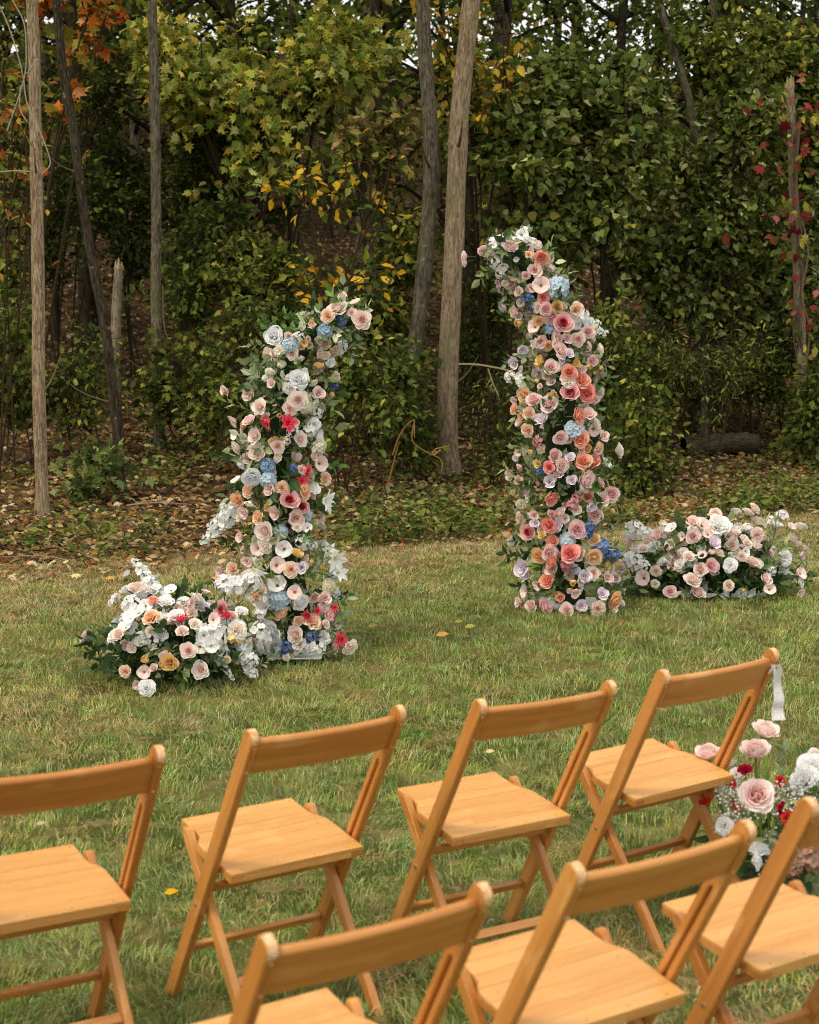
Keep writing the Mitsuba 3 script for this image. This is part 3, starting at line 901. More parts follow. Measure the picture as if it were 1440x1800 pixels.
AX_R = [(1003, 1068, 90), (1002, 1000, 88), (992, 920, 84), (985, 840, 82), (985, 760, 80), (988, 690, 78), (985, 630, 70), (975, 570, 58), (955, 520, 50), (930, 475, 44), (900, 440, 36), (850, 440, 18)]
key = thing('floral_column', 'taller column of coral and pink roses whose tip curls to the left, with pale blue hydrangeas', 'flower column', 'two halves of the broken flower arch')
surf, ppm, ax = column_surf(AX_R, 8.85)
frame_tube(key, ax, 'moss_frame')
arr = Arrangement(key, surf, ppm, 12, swap={'L': 'PRU', 'Y': 'yKp', 'p': 'KkN'})
arr.window(800, 390, 4.8, 'R 455 232 130;F 345 180 90;A 360 150 70;F 340 240 90;A 320 215 70;A 545 140 90;A 500 180 80;F 580 180 80;A 560 100 70;F 350 320 80;A 400 345 80;A 430 150 65;F 620 200 60;R 235 250 100;R 155 270 105;R 150 300 80;C 698 315 110;P 665 410 115;L 680 380 80;R 480 478 112;R 415 525 112;h 845 585 175;P 720 540 125;L 650 555 80;p 570 575 90;C 740 640 80;U 430 700 110;R 545 745 115;L 560 790 90;Y 575 835 95;'
           'P 680 885 115;R 760 735 115;R 815 795 130;G 885 860 140;Y 840 720 80;P 890 730 105;K 980 755 120;S 980 830 1240 950;S 960 800 1180 860;F 1010 800 100;F 1080 800 90;R 1075 930 115;N 1010 990 130;P 835 1000 130;L 920 990 95;P 730 1000 110;L 600 1060 90;k 1165 1085 105;R 875 1090 105;L 945 1120 95;U 545 1180 110;Y 740 1180 105;y 710 1200 60;y 740 1220 55;R 810 1225 112;Y 1000 1190 105;C 950 1265 125;P 1040 1240 95;S 500 1290 600 1420;F 530 1300 90;'
           'y 1110 1220 80;y 1180 1230 65;C 1050 1340 125;k 940 1350 125;B 640 635 75;B 670 720 65;H 810 900 85;y 1130 900 50;y 555 495 55;Y 610 290 60;A 515 310 60;B 600 640 50;F 410 410 70;y 860 1260 50;'
           '*l 780 390 260 35;*s 770 390 200 60;*s 750 400 160 280;*g 620 290 150 60;*d 560 360 170 210;*d 480 540 170 220;*s 640 770 140 110;*s 640 780 140 340;*s 620 800 140 250;*o 560 660 180 170;*s 520 1110 170 150;*l 600 1240 200 20;*l 590 1230 190 100;*s 640 1080 150 90;*d 500 850 150 200;*d 400 620 140 150;*o 1180 1000 160 310;*s 1080 1080 150 20;*o 1200 1260 200 330;*s 700 1330 150 150;*s 740 1330 150 20;*d 950 930 170 20')
arr.window(850, 660, 4.8, 'p 360 160 115;L 310 205 75;R 440 220 115;R 555 255 125;G 725 150 130;C 865 150 150;R 485 90 50;K 310 285 110;K 415 320 125;K 330 340 70;U 505 385 115;P 325 395 85;Y 400 455 100;y 605 155 65;C 765 335 125;P 865 340 120;h 770 450 160;R 635 510 128;C 790 530 138;R 710 530 65;L 905 450 115;P 950 505 115;K 920 610 125;L 800 625 85;Y 850 610 70;k 1095 635 118;Q 475 560 100;y 425 640 55;R 590 675 122;U 715 695 112;C 810 725 125;C 905 745 130;'
           'A 1015 750 115;Y 480 740 85;B 490 800 65;C 560 770 85;R 650 755 118;L 640 835 105;U 560 895 115;R 810 870 145;L 730 880 105;L 260 825 115;L 305 885 85;K 295 975 50;C 565 1020 135;p 340 1070 100;R 1015 995 135;L 975 1050 112;C 870 1020 85;U 860 1090 112;R 920 1165 132;Q 740 1080 95;Q 770 1030 70;L 455 1165 95;p 360 1190 95;p 650 1170 98;y 1025 1140 55;C 565 1250 112;U 465 1230 100;G 410 1315 135;U 640 1290 118;R 770 1295 122;B 855 1290 105;B 880 1340 70;p 925 1390 108;Y 515 1340 85;C 595 1405 112;h 710 1400 165;U 300 1370 95;Q 590 1160 60;'
           '*s 640 240 150 120;*g 640 330 170 240;*s 690 330 140 250;*d 600 420 190 260;*o 430 870 230 190;*o 440 850 230 160;*s 450 900 170 260;*o 300 900 220 215;*l 420 1000 190 150;*d 450 1010 170 210;*s 530 1170 150 280;*o 960 850 210 20;*o 970 840 210 320;*o 930 860 190 280;*s 900 980 140 80;*d 630 940 190 250;*d 690 1120 170 250;*o 1000 1210 230 10;*o 1020 1230 190 320;*s 850 1000 130 60;*d 520 470 150 200;*s 390 610 170 170;*o 1000 560 170 330;*d 1040 740 120 20;*d 370 1400 170 190')
arr.window(880, 880, 2.618, 'C 315 240 75;C 252 275 78;L 360 245 68;p 415 250 70;p 190 245 62;C 225 370 78;L 240 315 62;Q 305 290 55;y 480 295 50;Y 510 290 45;U 375 345 78;p 415 330 55;L 335 410 65;U 130 300 75;U 135 350 55;P 125 415 65;L 110 465 62;R 200 490 78;R 160 480 60;R 305 498 60;L 360 475 55;U 445 425 65;P 385 485 62;k 430 490 65;P 485 490 55;U 535 475 60;Y 490 450 70;Y 125 500 60;B 85 490 40;L 545 400 55;P 470 350 55;B 450 215 75;B 510 250 60;B 480 240 50;L 510 355 60;P 185 385 55;R 225 230 60;C 275 440 45;L 330 320 55;Y 330 370 55;y 270 430 45;'
           '*d 110 240 110 170;*d 90 270 110 200;*o 60 350 70 200;*d 350 390 110 260;*d 300 440 100 250;*s 440 390 110 30;*d 480 420 110 330;*d 230 430 90 220;*s 500 340 110 20;*d 560 370 110 20')
fill_column(arr, ax, 'RLPyUkPKRNkL', 66, 120, np.random.default_rng(22))
for _k in range(2):
    _m = as_tri(chamfer_extrude(sbox(-.15, -.15, .15, .15).buffer(.012, 3), .014)) if _k == 0 else None
    if _m is not None:
        _m.apply_translation([at(1003, 1070, 8.85)[0], 8.85, 0.012])
        put('base_plate', mikit.ply(_m, 'white_metal'), key)


def mound_surf(c, rad):
    c, rad = np.array(c), np.array(rad)
    ppm = FPX / ((c - EYE) @ _fw)

    def surf(px, py):
        d = at(px, py, 1.0) - EYE
        d = d / d[1]
        o, q = (EYE - c) / rad, d / rad
        A, B, C = q @ q, 2 * o @ q, o @ o - 1
        disc = B * B - 4 * A * C
        t = (-B - math.sqrt(disc)) / (2 * A) if disc > 0 else -B / (2 * A)
        p = EYE + d * t
        n = unit((p - c) / rad ** 2)
        if p[2] < .03:
            p[2] = .03
        return p, n
    return surf, ppm


def mound(label, c, rad, seed, windows, nleaf, codes, nb, cat_group, extra=None):
    key = thing('flower_mound', label, 'flower arrangement', cat_group)
    surf, ppm = mound_surf(c, rad)
    arr = Arrangement(key, surf, ppm, seed, .05, 1.16, swap={'R': 'NPk', 'L': 'PkM', 'P': 'PPMk', 'Y': 'yK', 'U': 'P', 'A': 'MFAk', 'K': 'kMK', 'N': 'NMk'})
    r = np.random.default_rng(seed + 50)
    ico = trimesh.creation.icosphere(3)
    V = np.array(ico.vertices) * (1 + .25 * (meshkit.noise(np.array(ico.vertices) * 5, 2) - .5))[:, None] * np.array(rad) * .62 + c
    V[:, 2] = np.maximum(V[:, 2], 0.0)
    put('moss_base', colored((V, np.array(ico.faces), np.broadcast_to(lin('2a3622'), V.shape)), 'stems'), key)
    for w in windows:
        arr.window(*w)
    for k in range(nleaf):
        d = unit(r.normal(size=3))
        d[2] = abs(d[2]) * .9
        d = unit(d)
        arr.sprig('dsdsogid'[k % 8], np.array(c) + d * np.array(rad) * .62 + [0, 0, .02], d + .5 * r.normal(size=3) + [0, 0, .1], r.uniform(.1, .165))
    for k in range(nb):
        a = r.uniform(.1, math.pi - .1) if k < nb // 2 else -r.uniform(.3, math.pi - .3)
        e = r.uniform(.1, .9) if k < nb // 2 else r.uniform(.35, 1.2)
        d = np.array([math.cos(a) * math.cos(e), math.sin(a) * math.cos(e), math.sin(e)])
        arr.flower(codes[k % len(codes)], np.array(c) + d * np.array(rad) * .97, d, r.uniform(.03, .048))
    return key


_cl = at(312, 1125, 7.1)
mound('low mound of white, peach and blush flowers on dark leaves beside the shorter column', (_cl[0], 7.15, .03), (.37, .33, .36), 13, [(140, 960, 2.88,
      'S 420 270 285 95;S 400 290 330 130;A 370 220 70;A 400 240 75;A 280 210 55;k 330 300 135;k 300 280 80;F 235 320 65;F 215 340 45;C 390 330 65;A 440 325 90;A 470 285 65;P 545 330 85;D 515 405 78;A 330 380 105;A 300 400 90;A 270 440 90;A 260 480 80;K 393 412 98;R 85 480 78;A 360 350 80;'
      'M 300 290 120;M 350 300 100;A 300 350 100;A 250 460 95;F 650 480 130;F 850 470 100;A 700 255 105;F 760 250 120;F 840 215 110;P 450 560 80;k 520 470 70;F 740 240 90;A 700 225 65;F 790 240 80;A 840 235 95;A 880 180 85;A 860 270 75;F 700 290 70;P 690 275 75;K 795 315 92;G 705 360 90;D 715 395 80;R 745 385 72;P 785 370 75;P 650 415 85;k 575 430 90;F 630 460 90;A 610 480 85;A 640 520 95;F 660 490 70;A 600 520 70;K 765 450 105;y 730 490 60;y 770 500 45;y 800 500 45;'
      'S 845 440 835 660;S 830 470 820 640;S 690 540 760 670;A 845 390 65;F 870 500 65;F 820 580 65;F 840 640 60;N 545 545 102;N 608 622 98;Y 465 590 78;Y 360 580 65;Y 280 627 62;Y 430 600 55;P 345 635 92;L 390 620 65;P 320 690 65;P 365 725 98;L 620 290 55;P 590 300 50;Y 720 580 45;'
      '*d 160 400 150 130;*d 150 430 160 165;*d 190 400 150 110;*d 130 520 150 190;*d 200 560 160 210;*d 200 600 150 190;*d 240 660 140 220;*i 490 700 110 260;*d 560 690 110 280;*s 350 480 140 60;*s 340 550 130 250;*g 500 650 110 330;*g 520 640 110 30;*s 540 250 150 95;*s 530 270 130 60;*l 520 230 130 120;*s 600 340 140 40;*s 480 480 140 70;*o 430 520 160 45;*s 640 330 120 80;*s 750 210 110 130;*g 280 680 100 180;*d 690 640 120 310;*d 660 690 100 290;*l 900 640 110 340;*s 870 350 120 100;*d 100 510 120 150')],
      110, 'AkNPMMAF', 80, 'low flower mounds on the lawn')
_cr = at(1247, 990, 9.25)
_mk = mound('long low mound of pale pink and white flowers beside the taller column', (_cr[0], 9.3, .02), (.54, .27, .42), 14, [(880, 880, 2.618,
      'F 635 165 80;A 620 185 60;P 630 215 82;F 690 190 70;A 700 210 65;P 745 190 82;P 790 220 72;A 800 170 65;F 770 160 50;P 885 150 82;P 925 140 82;M 990 155 95;k 985 100 78;R 885 185 65;P 950 175 65;K 1075 95 68;P 1150 75 72;N 1120 110 80;k 1170 135 75;R 1065 185 58;P 1150 190 75;R 1120 215 62;A 1220 140 75;P 1245 155 72;F 1265 115 55;k 1340 168 82;P 1305 160 65;P 1300 215 62;P 1335 230 68;L 1280 275 62;L 1350 265 45;U 970 222 75;R 990 260 58;R 865 275 62;R 925 265 65;R 960 305 65;N 915 325 65;N 1045 305 60;R 1140 300 88;A 1110 250 55;A 1090 270 50;P 1195 365 68;L 1210 405 58;N 880 372 80;N 900 422 75;R 785 412 62;L 1045 390 62;y 1100 408 38;P 680 360 78;L 725 380 48;R 725 325 68;R 680 250 62;F 650 295 80;A 620 280 60;F 680 310 60;R 585 325 68;R 560 300 62;F 600 265 62;R 1335 345 62;P 1340 380 58;L 1335 428 62;P 1360 250 50;P 840 190 55;A 1010 130 60;P 660 240 55;A 720 230 55;'
      '*s 770 290 130 160;*s 770 285 130 30;*s 780 300 130 280;*g 760 290 110 220;*s 1230 220 130 60;*o 1250 230 150 290;*o 1240 250 170 270;*o 1270 300 160 275;*s 1110 370 110 340;*g 1000 340 110 80;*g 1090 380 100 20;*d 850 180 110 100;*d 1050 180 110 40;*d 990 380 110 270;*d 1020 240 100 20;*g 830 340 100 300;*g 600 420 110 200;*d 640 410 100 240;*s 1180 45 80 80;*d 570 400 110 210;*d 750 440 90 250;*o 1010 460 90 200;*d 540 210 100 120;*d 600 240 90 160;*s 1330 330 120 20;*s 1320 240 110 40;*g 1320 400 110 0;*s 1280 120 100 70;*s 1080 100 90 100;*g 1200 120 90 80;*s 1340 280 100 -20;*d 1300 300 120 10;*s 900 150 90 110;*g 700 200 90 100')],
      150, 'PMPkNPMF', 130, 'low flower mounds on the lawn')
for _x, _w in ((930, .085), (1060, .075), (1130, .07), (790, .07), (855, .06), (1190, .05)):
    _p = at(880 + _x / 2.618, 880 + 452 / 2.618, 9.06)
    arr2 = np.random.default_rng(int(_x))
    n = 11
    D = np.stack([arr2.uniform(-1, 1, n), arr2.uniform(-.6, -.1, n), arr2.uniform(.1, 1, n)], 1)
    put('dusty_leaf_tuft', colored(scatter('simple', np.tile([_p[0], _p[1], .015], (n, 1)) + arr2.normal(size=(n, 3)) * [.02, .01, .003], D, arr2.normal(size=(n, 3)) + [0, -.6, .8], np.full(n, _w) * arr2.uniform(.7, 1.2, n), pick(['c9cfc9', 'b9c0b8', 'd6dad6'], n, arr2, .08)), 'leafy'), _mk, label='pale grey leaves at the foot of the mound')

# the bouquet by the aisle: large roses in the foreground, each petal its own piece
key = thing('flower_bouquet', 'tall bouquet of blush roses, red carnations and fine white sprays at the right edge', 'bouquet')
BQ = np.array([at(1368, 1480, 4.3)[0], 4.32, 0])


def big_rose(px, py, Y, dia, nrm, pal, seed):
    c = at(px, py, Y)
    goblet = nrm[2] > .9
    rk = numbered('rose', key)
    petals = bloom('goblet_rose' if goblet else 'big_rose', pal[0], pal[1], seed)
    to = pose(c, nrm, seed * 1.3, dia / 2)
    for p in petals:
        put('petal', colored(p, 'petals', True), rk, to)
    tip = c - unit(nrm) * dia * .1
    put('rose_stem', colored(stick(spline([BQ + [(c[0] - BQ[0]) * .3, (c[1] - BQ[1]) * .3, .05], (BQ + c) / 2 + [(c[0] - BQ[0]) * .3, 0, .06], tip], 9), .0045, lin('6f8a3c'), 6), 'stems'), rk)
    n = 5
    a = np.arange(n) * 1.257
    put('sepals', colored(scatter('narrow', np.tile([0, 0, -.05], (n, 1)), np.stack([np.cos(a), np.sin(a), a * 0 - .5], 1), np.stack([np.cos(a), np.sin(a), a * 0 + 1], 1), np.full(n, .7), pick(['6f8a3c'], n, rng)), 'leafy'), rk, to)


for px, py, Y, dia, nrm, pal in ((1345, 1290, 4.42, .078, (.15, -.35, 1), ('ecccc4', 'f6e6df')), (1329, 1326, 4.3, .085, (-.05, -.3, 1), ('e8c2bc', 'f4e0da')), (1246, 1330, 4.35, .075, (-.2, -.2, 1), ('e5c2ba', 'f3dfd8')),
                                 (1327, 1400, 4.12, .112, (.02, -1, .5), ('e6aea6', 'f8e9e6')), (1436, 1338, 4.5, .07, (.1, -.4, 1), ('e8cdc8', 'f4e6e2'))):
    big_rose(px, py, Y, dia, nrm, pal, int(px))
arrb = Arrangement(key, None, None, 15)
for code, px, py, Y, dia, nrm in (('M', 1425, 1360, 4.35, .105, (.1, -.8, .6)), ('M', 1420, 1375, 4.3, .10, (0, -.7, .7)), ('V', 1312, 1370, 4.3, .06, (-.2, -.4, .8)), ('V', 1356, 1418, 4.25, .065, (.5, -.6, .3)), ('V', 1292, 1384, 4.3, .04, (-.6, -.4, .5)),
                                  ('c', 1371, 1373, 4.33, .05, (.1, -.5, .8)), ('c', 1366, 1382, 4.3, .04, (0, -.6, .6)), ('c', 1400, 1388, 4.35, .04, (.2, -.6, .6)), ('c', 1377, 1438, 4.22, .048, (.1, -1, .3)), ('c', 1253, 1416, 4.3, .045, (-.7, -.4, .3)), ('c', 1294, 1420, 4.25, .045, (-.4, -.8, .3)),
                                  ('c', 1288, 1404, 4.3, .03, (-.4, -.8, .3)), ('V', 1398, 1393, 4.36, .035, (0, -.7, .6)), ('M', 1277, 1452, 4.22, .06, (-.4, -.9, .4)), ('M', 1333, 1498, 4.18, .065, (-.2, -1, .4)), ('M', 1325, 1512, 4.17, .055, (-.3, -1, .2)), ('A', 1294, 1360, 4.33, .05, (-.4, -.3, .8)), ('A', 1288, 1348, 4.36, .045, (-.5, 0, .9)),
                                  ('O', 1415, 1500, 4.2, .105, (.1, -1, .4)), ('O', 1395, 1522, 4.18, .08, (-.2, -1, .2)), ('k', 1434, 1440, 4.3, .06, (.4, -.8, .4)), ('c', 1430, 1470, 4.3, .045, (.5, -.8, .3)),
                                  ('k', 1420, 1400, 4.6, .06, (.2, .8, .5)), ('c', 1360, 1400, 4.6, .05, (0, .8, .5)), ('A', 1310, 1420, 4.55, .055, (-.3, .8, .4))):
    arrb.flower(code, at(px, py, Y), nrm, dia / 2, 0)
for k in range(46):
    a, z = rng.uniform(0, 6.28), rng.uniform(.06, .36)
    d = np.array([math.cos(a), math.sin(a), rng.uniform(-.15, .6)])
    if d[0] < -.2:
        z *= .6
    arrb.sprig('dogsdo'[k % 6], BQ + [0, 0, z] + d * .05, d, rng.uniform(.09, .14))
# fine white sprays
for k in range(34):
    px, py = (rng.uniform(1268, 1310), rng.uniform(1380, 1450)) if k % 2 else (rng.uniform(1365, 1420), rng.uniform(1385, 1440))
    if k > 26:
        px, py = rng.uniform(1290, 1400), rng.uniform(1450, 1540)
    c = at(px, py, rng.uniform(4.18, 4.4))
    P = c + rng.normal(size=(26, 3)) * .02
    ico = trimesh.creation.icosphere(0)
    Vb = (P[:, None] + np.array(ico.vertices)[None] * rng.uniform(.0022, .0042, (26, 1, 1))).reshape(-1, 3)
    Fb = (np.array(ico.faces)[None] + (np.arange(26) * 12)[:, None, None]).reshape(-1, 3)
    st = [stick([c * .6 + BQ * .4 + [0, 0, .05], q], .0006, lin('8b9a5c'), 3) for q in P[::2]]
    put('baby_breath_spray', colored(cat([(Vb, Fb, np.full(Vb.shape, .78))] + st), 'stems'), key)
# the dark vase the stems stand in
_pr = np.array([[.0, .0], [.07, .0], [.085, .03], [.09, .1], [.075, .16], [.078, .17], [.07, .17], [.066, .16], [0, .15]])
put('vase', mikit.ply(trimesh.creation.revolve(_pr, sections=28, transform=_tf(BQ + [0, 0, .002], [0, 0, 1])), 'vase_glaze', smooth=40), key)
scene['vase_glaze'] = {'type': 'principled', 'base_color': rgb(.12, .12, .1), 'roughness': .4}
# ---------------------------------------------------------------- trees: trunks and crowns
GREEN = ['5a682b', '667534', '4d5a25', '748041', '47542a']
GREEND = ['404c25', '4a582b', '394421', '566330']
OLIVEY = ['8e9040', '79823a', 'a3a04a', 'b5ad50', '6a7534']
YELLOW = ['c9a32c', 'd8b43a', 'b88f28', 'a9a03a', '8f8f38']
ORANGE = ['c8742f', 'd98b45', 'b85f2a', 'e0a060', 'b89a3c']
RED = ['7d2b2a', '8f3d38', '602122', 'a5625e', '8a4a38']


def trunk_px(pts, Y0, n=26):
    """Trunk line through photo pixels; it stands where the lowest one meets the ground (or at Y0), upright in depth with a slight lean."""
    b = hit(*pts[-1]) if Y0 is None else at(*pts[-1], Y0)
    P = [at(x, y, b[1]) for x, y in pts[::-1]]
    g = gz(P[0][0], P[0][1])
    if P[0][2] > g + .05:                       # its foot is hidden: carry it down to the ground
        P = [np.array([P[0][0] + (P[0][0] - P[1][0]) * .2, P[0][1], g])] + P
    return P, P[0]


def trunk_shape(P, r0, r1, mat, n=14, segs=40, rough=.06, seed=0, flare=1.35):
    pts = spline(P, segs)
    rad = np.interp(np.linspace(0, 1, segs), [0, 1], [r0, r1])
    rad[:4] *= np.linspace(flare, 1, 4)
    V, F, UV = tube(pts, rad, n)
    ctr = np.vstack([np.repeat(pts, n + 1, 0), pts[-1:]])
    d = V - ctr
    k = meshkit.fbm(np.stack([V[:, 0] * 14, V[:, 1] * 14, V[:, 2] * 2.5], 1), 3, seed)[:, None]
    V = ctr + d * (1 + rough * 2.4 * (k - .5))
    return mikit.ply((V, F), mat, smooth=True, uv=UV), pts


def limbs(base, targets, r0, r, sag=.15):
    """Curved limbs from points of the trunk to target points."""
    out = []
    for b, t in zip(base, targets):
        m = (b + t) / 2 + [0, 0, np.linalg.norm(t - b) * sag] + r.normal(size=3) * .08 * np.linalg.norm(t - b)
        out.append(spline([b, m, t], 8))
    return out


def crown(branches, n_twig, per, tw, size, tmpl, names, r, w=None, droop=.35, jit=.4):
    """Leaves in clumps along the outer part of the branches. -> twigs and leaves."""
    st, LP, LD = [], [], []
    for br in branches:
        f = r.uniform(.3, 1, n_twig) ** .8
        B = np.stack([np.interp(f * (len(br) - 1), np.arange(len(br)), br[:, k]) for k in range(3)], 1)
        d = unit(r.normal(size=(n_twig, 3)) * [1, 1, .6] + [0, -.1, .1])
        E = B + d * tw * r.uniform(.5, 1.2, (n_twig, 1))
        E[:, 2] -= tw * .15
        t = r.uniform(.2, 1.1, (n_twig, per, 1))
        P = B[:, None] * (1 - t) + E[:, None] * t + r.normal(size=(n_twig, per, 3)) * tw * .16
        LP.append(P.reshape(-1, 3))
        LD.append((d[:, None] + r.normal(size=(n_twig, per, 3)) * .8 - [0, 0, droop]).reshape(-1, 3))
        st.append((B, E))
    P, D = np.vstack(LP), np.vstack(LD)
    n = len(P)
    N = r.normal(size=(n, 3)) * .55 + [0, -.25, .9]
    C = pick(names, n, r, jit, w) * .88
    L = scatter(tmpl, P, D, N, size * r.uniform(.65, 1.25, n), C)
    return st, L


def twig_mesh(st, rad, col, every=1):
    out = []
    for B, E in st:
        for b, e in zip(B[::every], E[::every]):
            out.append(stick([b, e], rad, col, 3))
    return cat(out) if out else None


def clump(P, names, size, n, r, tmpl='simple', spread=.2, w=None):
    P = P + r.normal(size=(n, 3)) * spread
    return scatter(tmpl, P, r.normal(size=(n, 3)) - [0, 0, .4], r.normal(size=(n, 3)) * .5 + [0, -.3, .9], size * r.uniform(.7, 1.25, n), pick(names, n, r, .2, w))


def high_crown(key, pts, r, z0, z1, spread, n_l, n_twig, per, size, names, tmpl='two', w=None, bark='2f281f', top=None):
    """Continues a trunk upwards and gives it limbs and a crown between z0 and z1."""
    base = pts[-1]
    d = unit(pts[-1] - pts[-6])
    topp = base + np.array([d[0] * (z1 - base[2]) * .5, d[1] * 0, z1 - base[2]]) if z1 > base[2] else base
    tr = spline([base, (base + topp) / 2 + r.normal(size=3) * .1, topp], 14)
    allp = np.vstack([pts, tr[1:]])
    zs = allp[:, 2]
    br = []
    for k in range(n_l):
        f = (k + r.uniform(0, 1)) / n_l
        z = z0 + (z1 - z0) * f * .9
        b = np.array([np.interp(z, zs, allp[:, q]) for q in range(3)])
        a = k * 2.4 + r.uniform(-.4, .4)
        L = spread * (1 - .5 * f) * r.uniform(.7, 1.1)
        br.append(spline([b, b + [math.cos(a) * L * .5, math.sin(a) * L * .5, L * .35], b + [math.cos(a) * L, math.sin(a) * L, L * .45]], 8))
    rt = .035
    wood_ = cat([stick(tr, np.linspace(.05, .015, len(tr)), lin(bark), 6)] + [stick(b, np.linspace(rt, .008, len(b)), lin(bark), 5) for b in br])
    st, L = crown(br, n_twig, per, .55, size, tmpl, names, r, w)
    put('limbs', colored(wood_, 'stems'), key)
    put('crown', colored(L, 'leafy'), key, kind='stuff')


r = np.random.default_rng(3)
EDGE_TREES = []
for lab, pts, w_px, mat, names, Y0 in (
        ('straight pale trunk nearest the left edge, standing on leaf litter', [(55, -40), (60, 100), (64, 300), (67, 500), (69, 700), (75, 905)], 22, 'bark_tan', OLIVEY, None),
        ('thin dark crooked trunk that leans between the two straight trunks on the left', [(97, -30), (108, 100), (124, 200), (138, 300), (152, 400), (168, 490), (184, 570), (194, 650), (205, 750), (213, 868)], 17, 'bark_dark', GREEN, None),
        ('slim mossy grey trunk above and left of the shorter flower column', [(266, -40), (270, 100), (273, 250), (275, 400), (274, 520), (278, 690)], 18, 'bark_grey', OLIVEY, 14.9),
        ('dark trunk rising just left of the large pale trunk', [(740, -40), (748, 100), (757, 230), (756, 340), (748, 450), (737, 560), (724, 660)], 27, 'bark_grey', GREEN, 14.8),
        ('largest pale brown trunk, between the two flower columns', [(834, -50), (822, 60), (808, 200), (802, 330), (796, 480), (790, 600), (786, 720), (791, 832)], 34, 'bark_tan', OLIVEY, None)):
    P, b = trunk_px(pts, Y0)
    ppm = FPX / ((b - EYE) @ _fw)
    P[0] = P[0] - [0, 0, .06]
    t = thing('tree', lab, 'tree')
    sh, line = trunk_shape(P, w_px / ppm / 2 * 1.08, w_px / ppm / 2 * .88, mat, 20, 60, .1, len(EDGE_TREES))
    put('trunk', sh, t)
    rr = w_px / ppm / 2
    for q in (0, 3):
        c0 = line[int(8 + q * 9 + r.integers(0, 6))]
        a = r.uniform(-2.6, -.5) if q % 2 else r.uniform(0, 6.28)
        d = np.array([math.cos(a), math.sin(a), .35])
        L = rr * r.uniform(1.3, 1.9) if q % 3 else r.uniform(.25, .6)
        pts = [c0 + d * rr * .6, c0 + d * (rr + L * .5) * 1.0, c0 + d * (rr + L) + [0, 0, L * .2]]
        put('branch_stub', colored(stick(spline(pts, 6), np.linspace(rr * .19, rr * (.11 if q % 3 else .04), 6), lin('6a5c49'), 7), 'stems'), t)
    EDGE_TREES.append((t, line, b))
    high_crown(t, line, r, 5.4, 10.5, 2.2, 9, 14, 16, .11, names + GREEN, 'two', bark='4a4135')

# old broken trunks and stumps
for lab, pts, w_px, name, catg, Y0 in (('broken pale stump between the crooked trunk and the slim mossy trunk', [(209, 468), (206, 520), (203, 625)], 19, 'stump', 'stump', 15.0),
                                   ('bare grey dead trunk with red creeper leaves near the right edge', [(1389, 150), (1393, 280), (1398, 400), (1404, 520), (1409, 640), (1411, 775)], 18, 'dead_tree', 'dead tree', 16.3)):
    P, b = trunk_px(pts, Y0)
    ppm = FPX / ((b - EYE) @ _fw)
    t = thing(name, lab, catg)
    sh, line = trunk_shape(P, w_px / ppm / 2 * 1.1, w_px / ppm / 2 * .8, 'bark_bare', 16, 40, .2, 9)
    put('trunk', sh, t)
    q = line[-1]
    for k in range(4):
        a = k * 1.6
        rr = w_px / ppm / 2
        put('splinter', colored(stick([q + [math.cos(a) * rr * .5, math.sin(a) * rr * .5, -.03], q + [math.cos(a) * rr * .55, math.sin(a) * rr * .5, rr * r.uniform(.6, 2)]], [rr * .45, rr * .06], lin('a08b6c'), 5), 'stems'), t)
    if name == 'dead_tree':
        DEAD = (t, line, ppm, b)

# red creeper on the dead trunk: every leaf its own piece
t, line, ppm, b = DEAD
ck = thing('creeper', 'creeper with dark red leaves climbing the bare dead trunk', 'creeper')
for k, off in enumerate(((-.05, .02), (.06, .03), (.03, -.06))):
    pts = line[::4] + np.array([off[0], -abs(off[1]) - .05, 0]) + r.normal(size=(len(line[::4]), 3)) * .035
    put('vine_stem', colored(stick(spline(pts, 30), .012, lin('6b5a47'), 5), 'stems'), ck)
for px, py in ((1310, 188), (1425, 190), (1433, 205), (1418, 230), (1408, 215), (1365, 290), (1388, 250), (1396, 240), (1382, 340), (1365, 380), (1355, 412), (1360, 415), (1380, 410), (1377, 442), (1400, 345), (1408, 335), (1396, 375), (1330, 300), (1345, 250), (1428, 300), (1436, 230), (1420, 260), (1438, 180), (1350, 375), (1412, 180), (1275, 410), (1385, 215)):
    c = at(px, py, b[1] - r.uniform(.1, .3))
    put('leaf', colored(scatter('maple' if r.uniform() < .3 else 'simple', c[None], (r.normal(size=(1, 3)) * .5 - [0, 0, .8]), np.array([[0, -1, .3]]) + r.normal(size=(1, 3)) * .4, [r.uniform(.08, .15)], pick(RED, 1, r, .2)), 'leafy'), ck)

for k in range(130):
    q = line[int(r.integers(2, len(line)))] + r.normal(size=3) * [.12, .05, .05] - [0, .16, 0]
    put('leaf', colored(scatter('maple' if k % 3 == 0 else 'simple', q[None], (r.normal(size=(1, 3)) * .5 - [0, 0, .8]), np.array([[0, -1, .3]]) + r.normal(size=(1, 3)) * .5, [r.uniform(.06, .13)], pick(GREEN + OLIVEY if k % 4 else RED, 1, r, .2)), 'leafy'), ck)

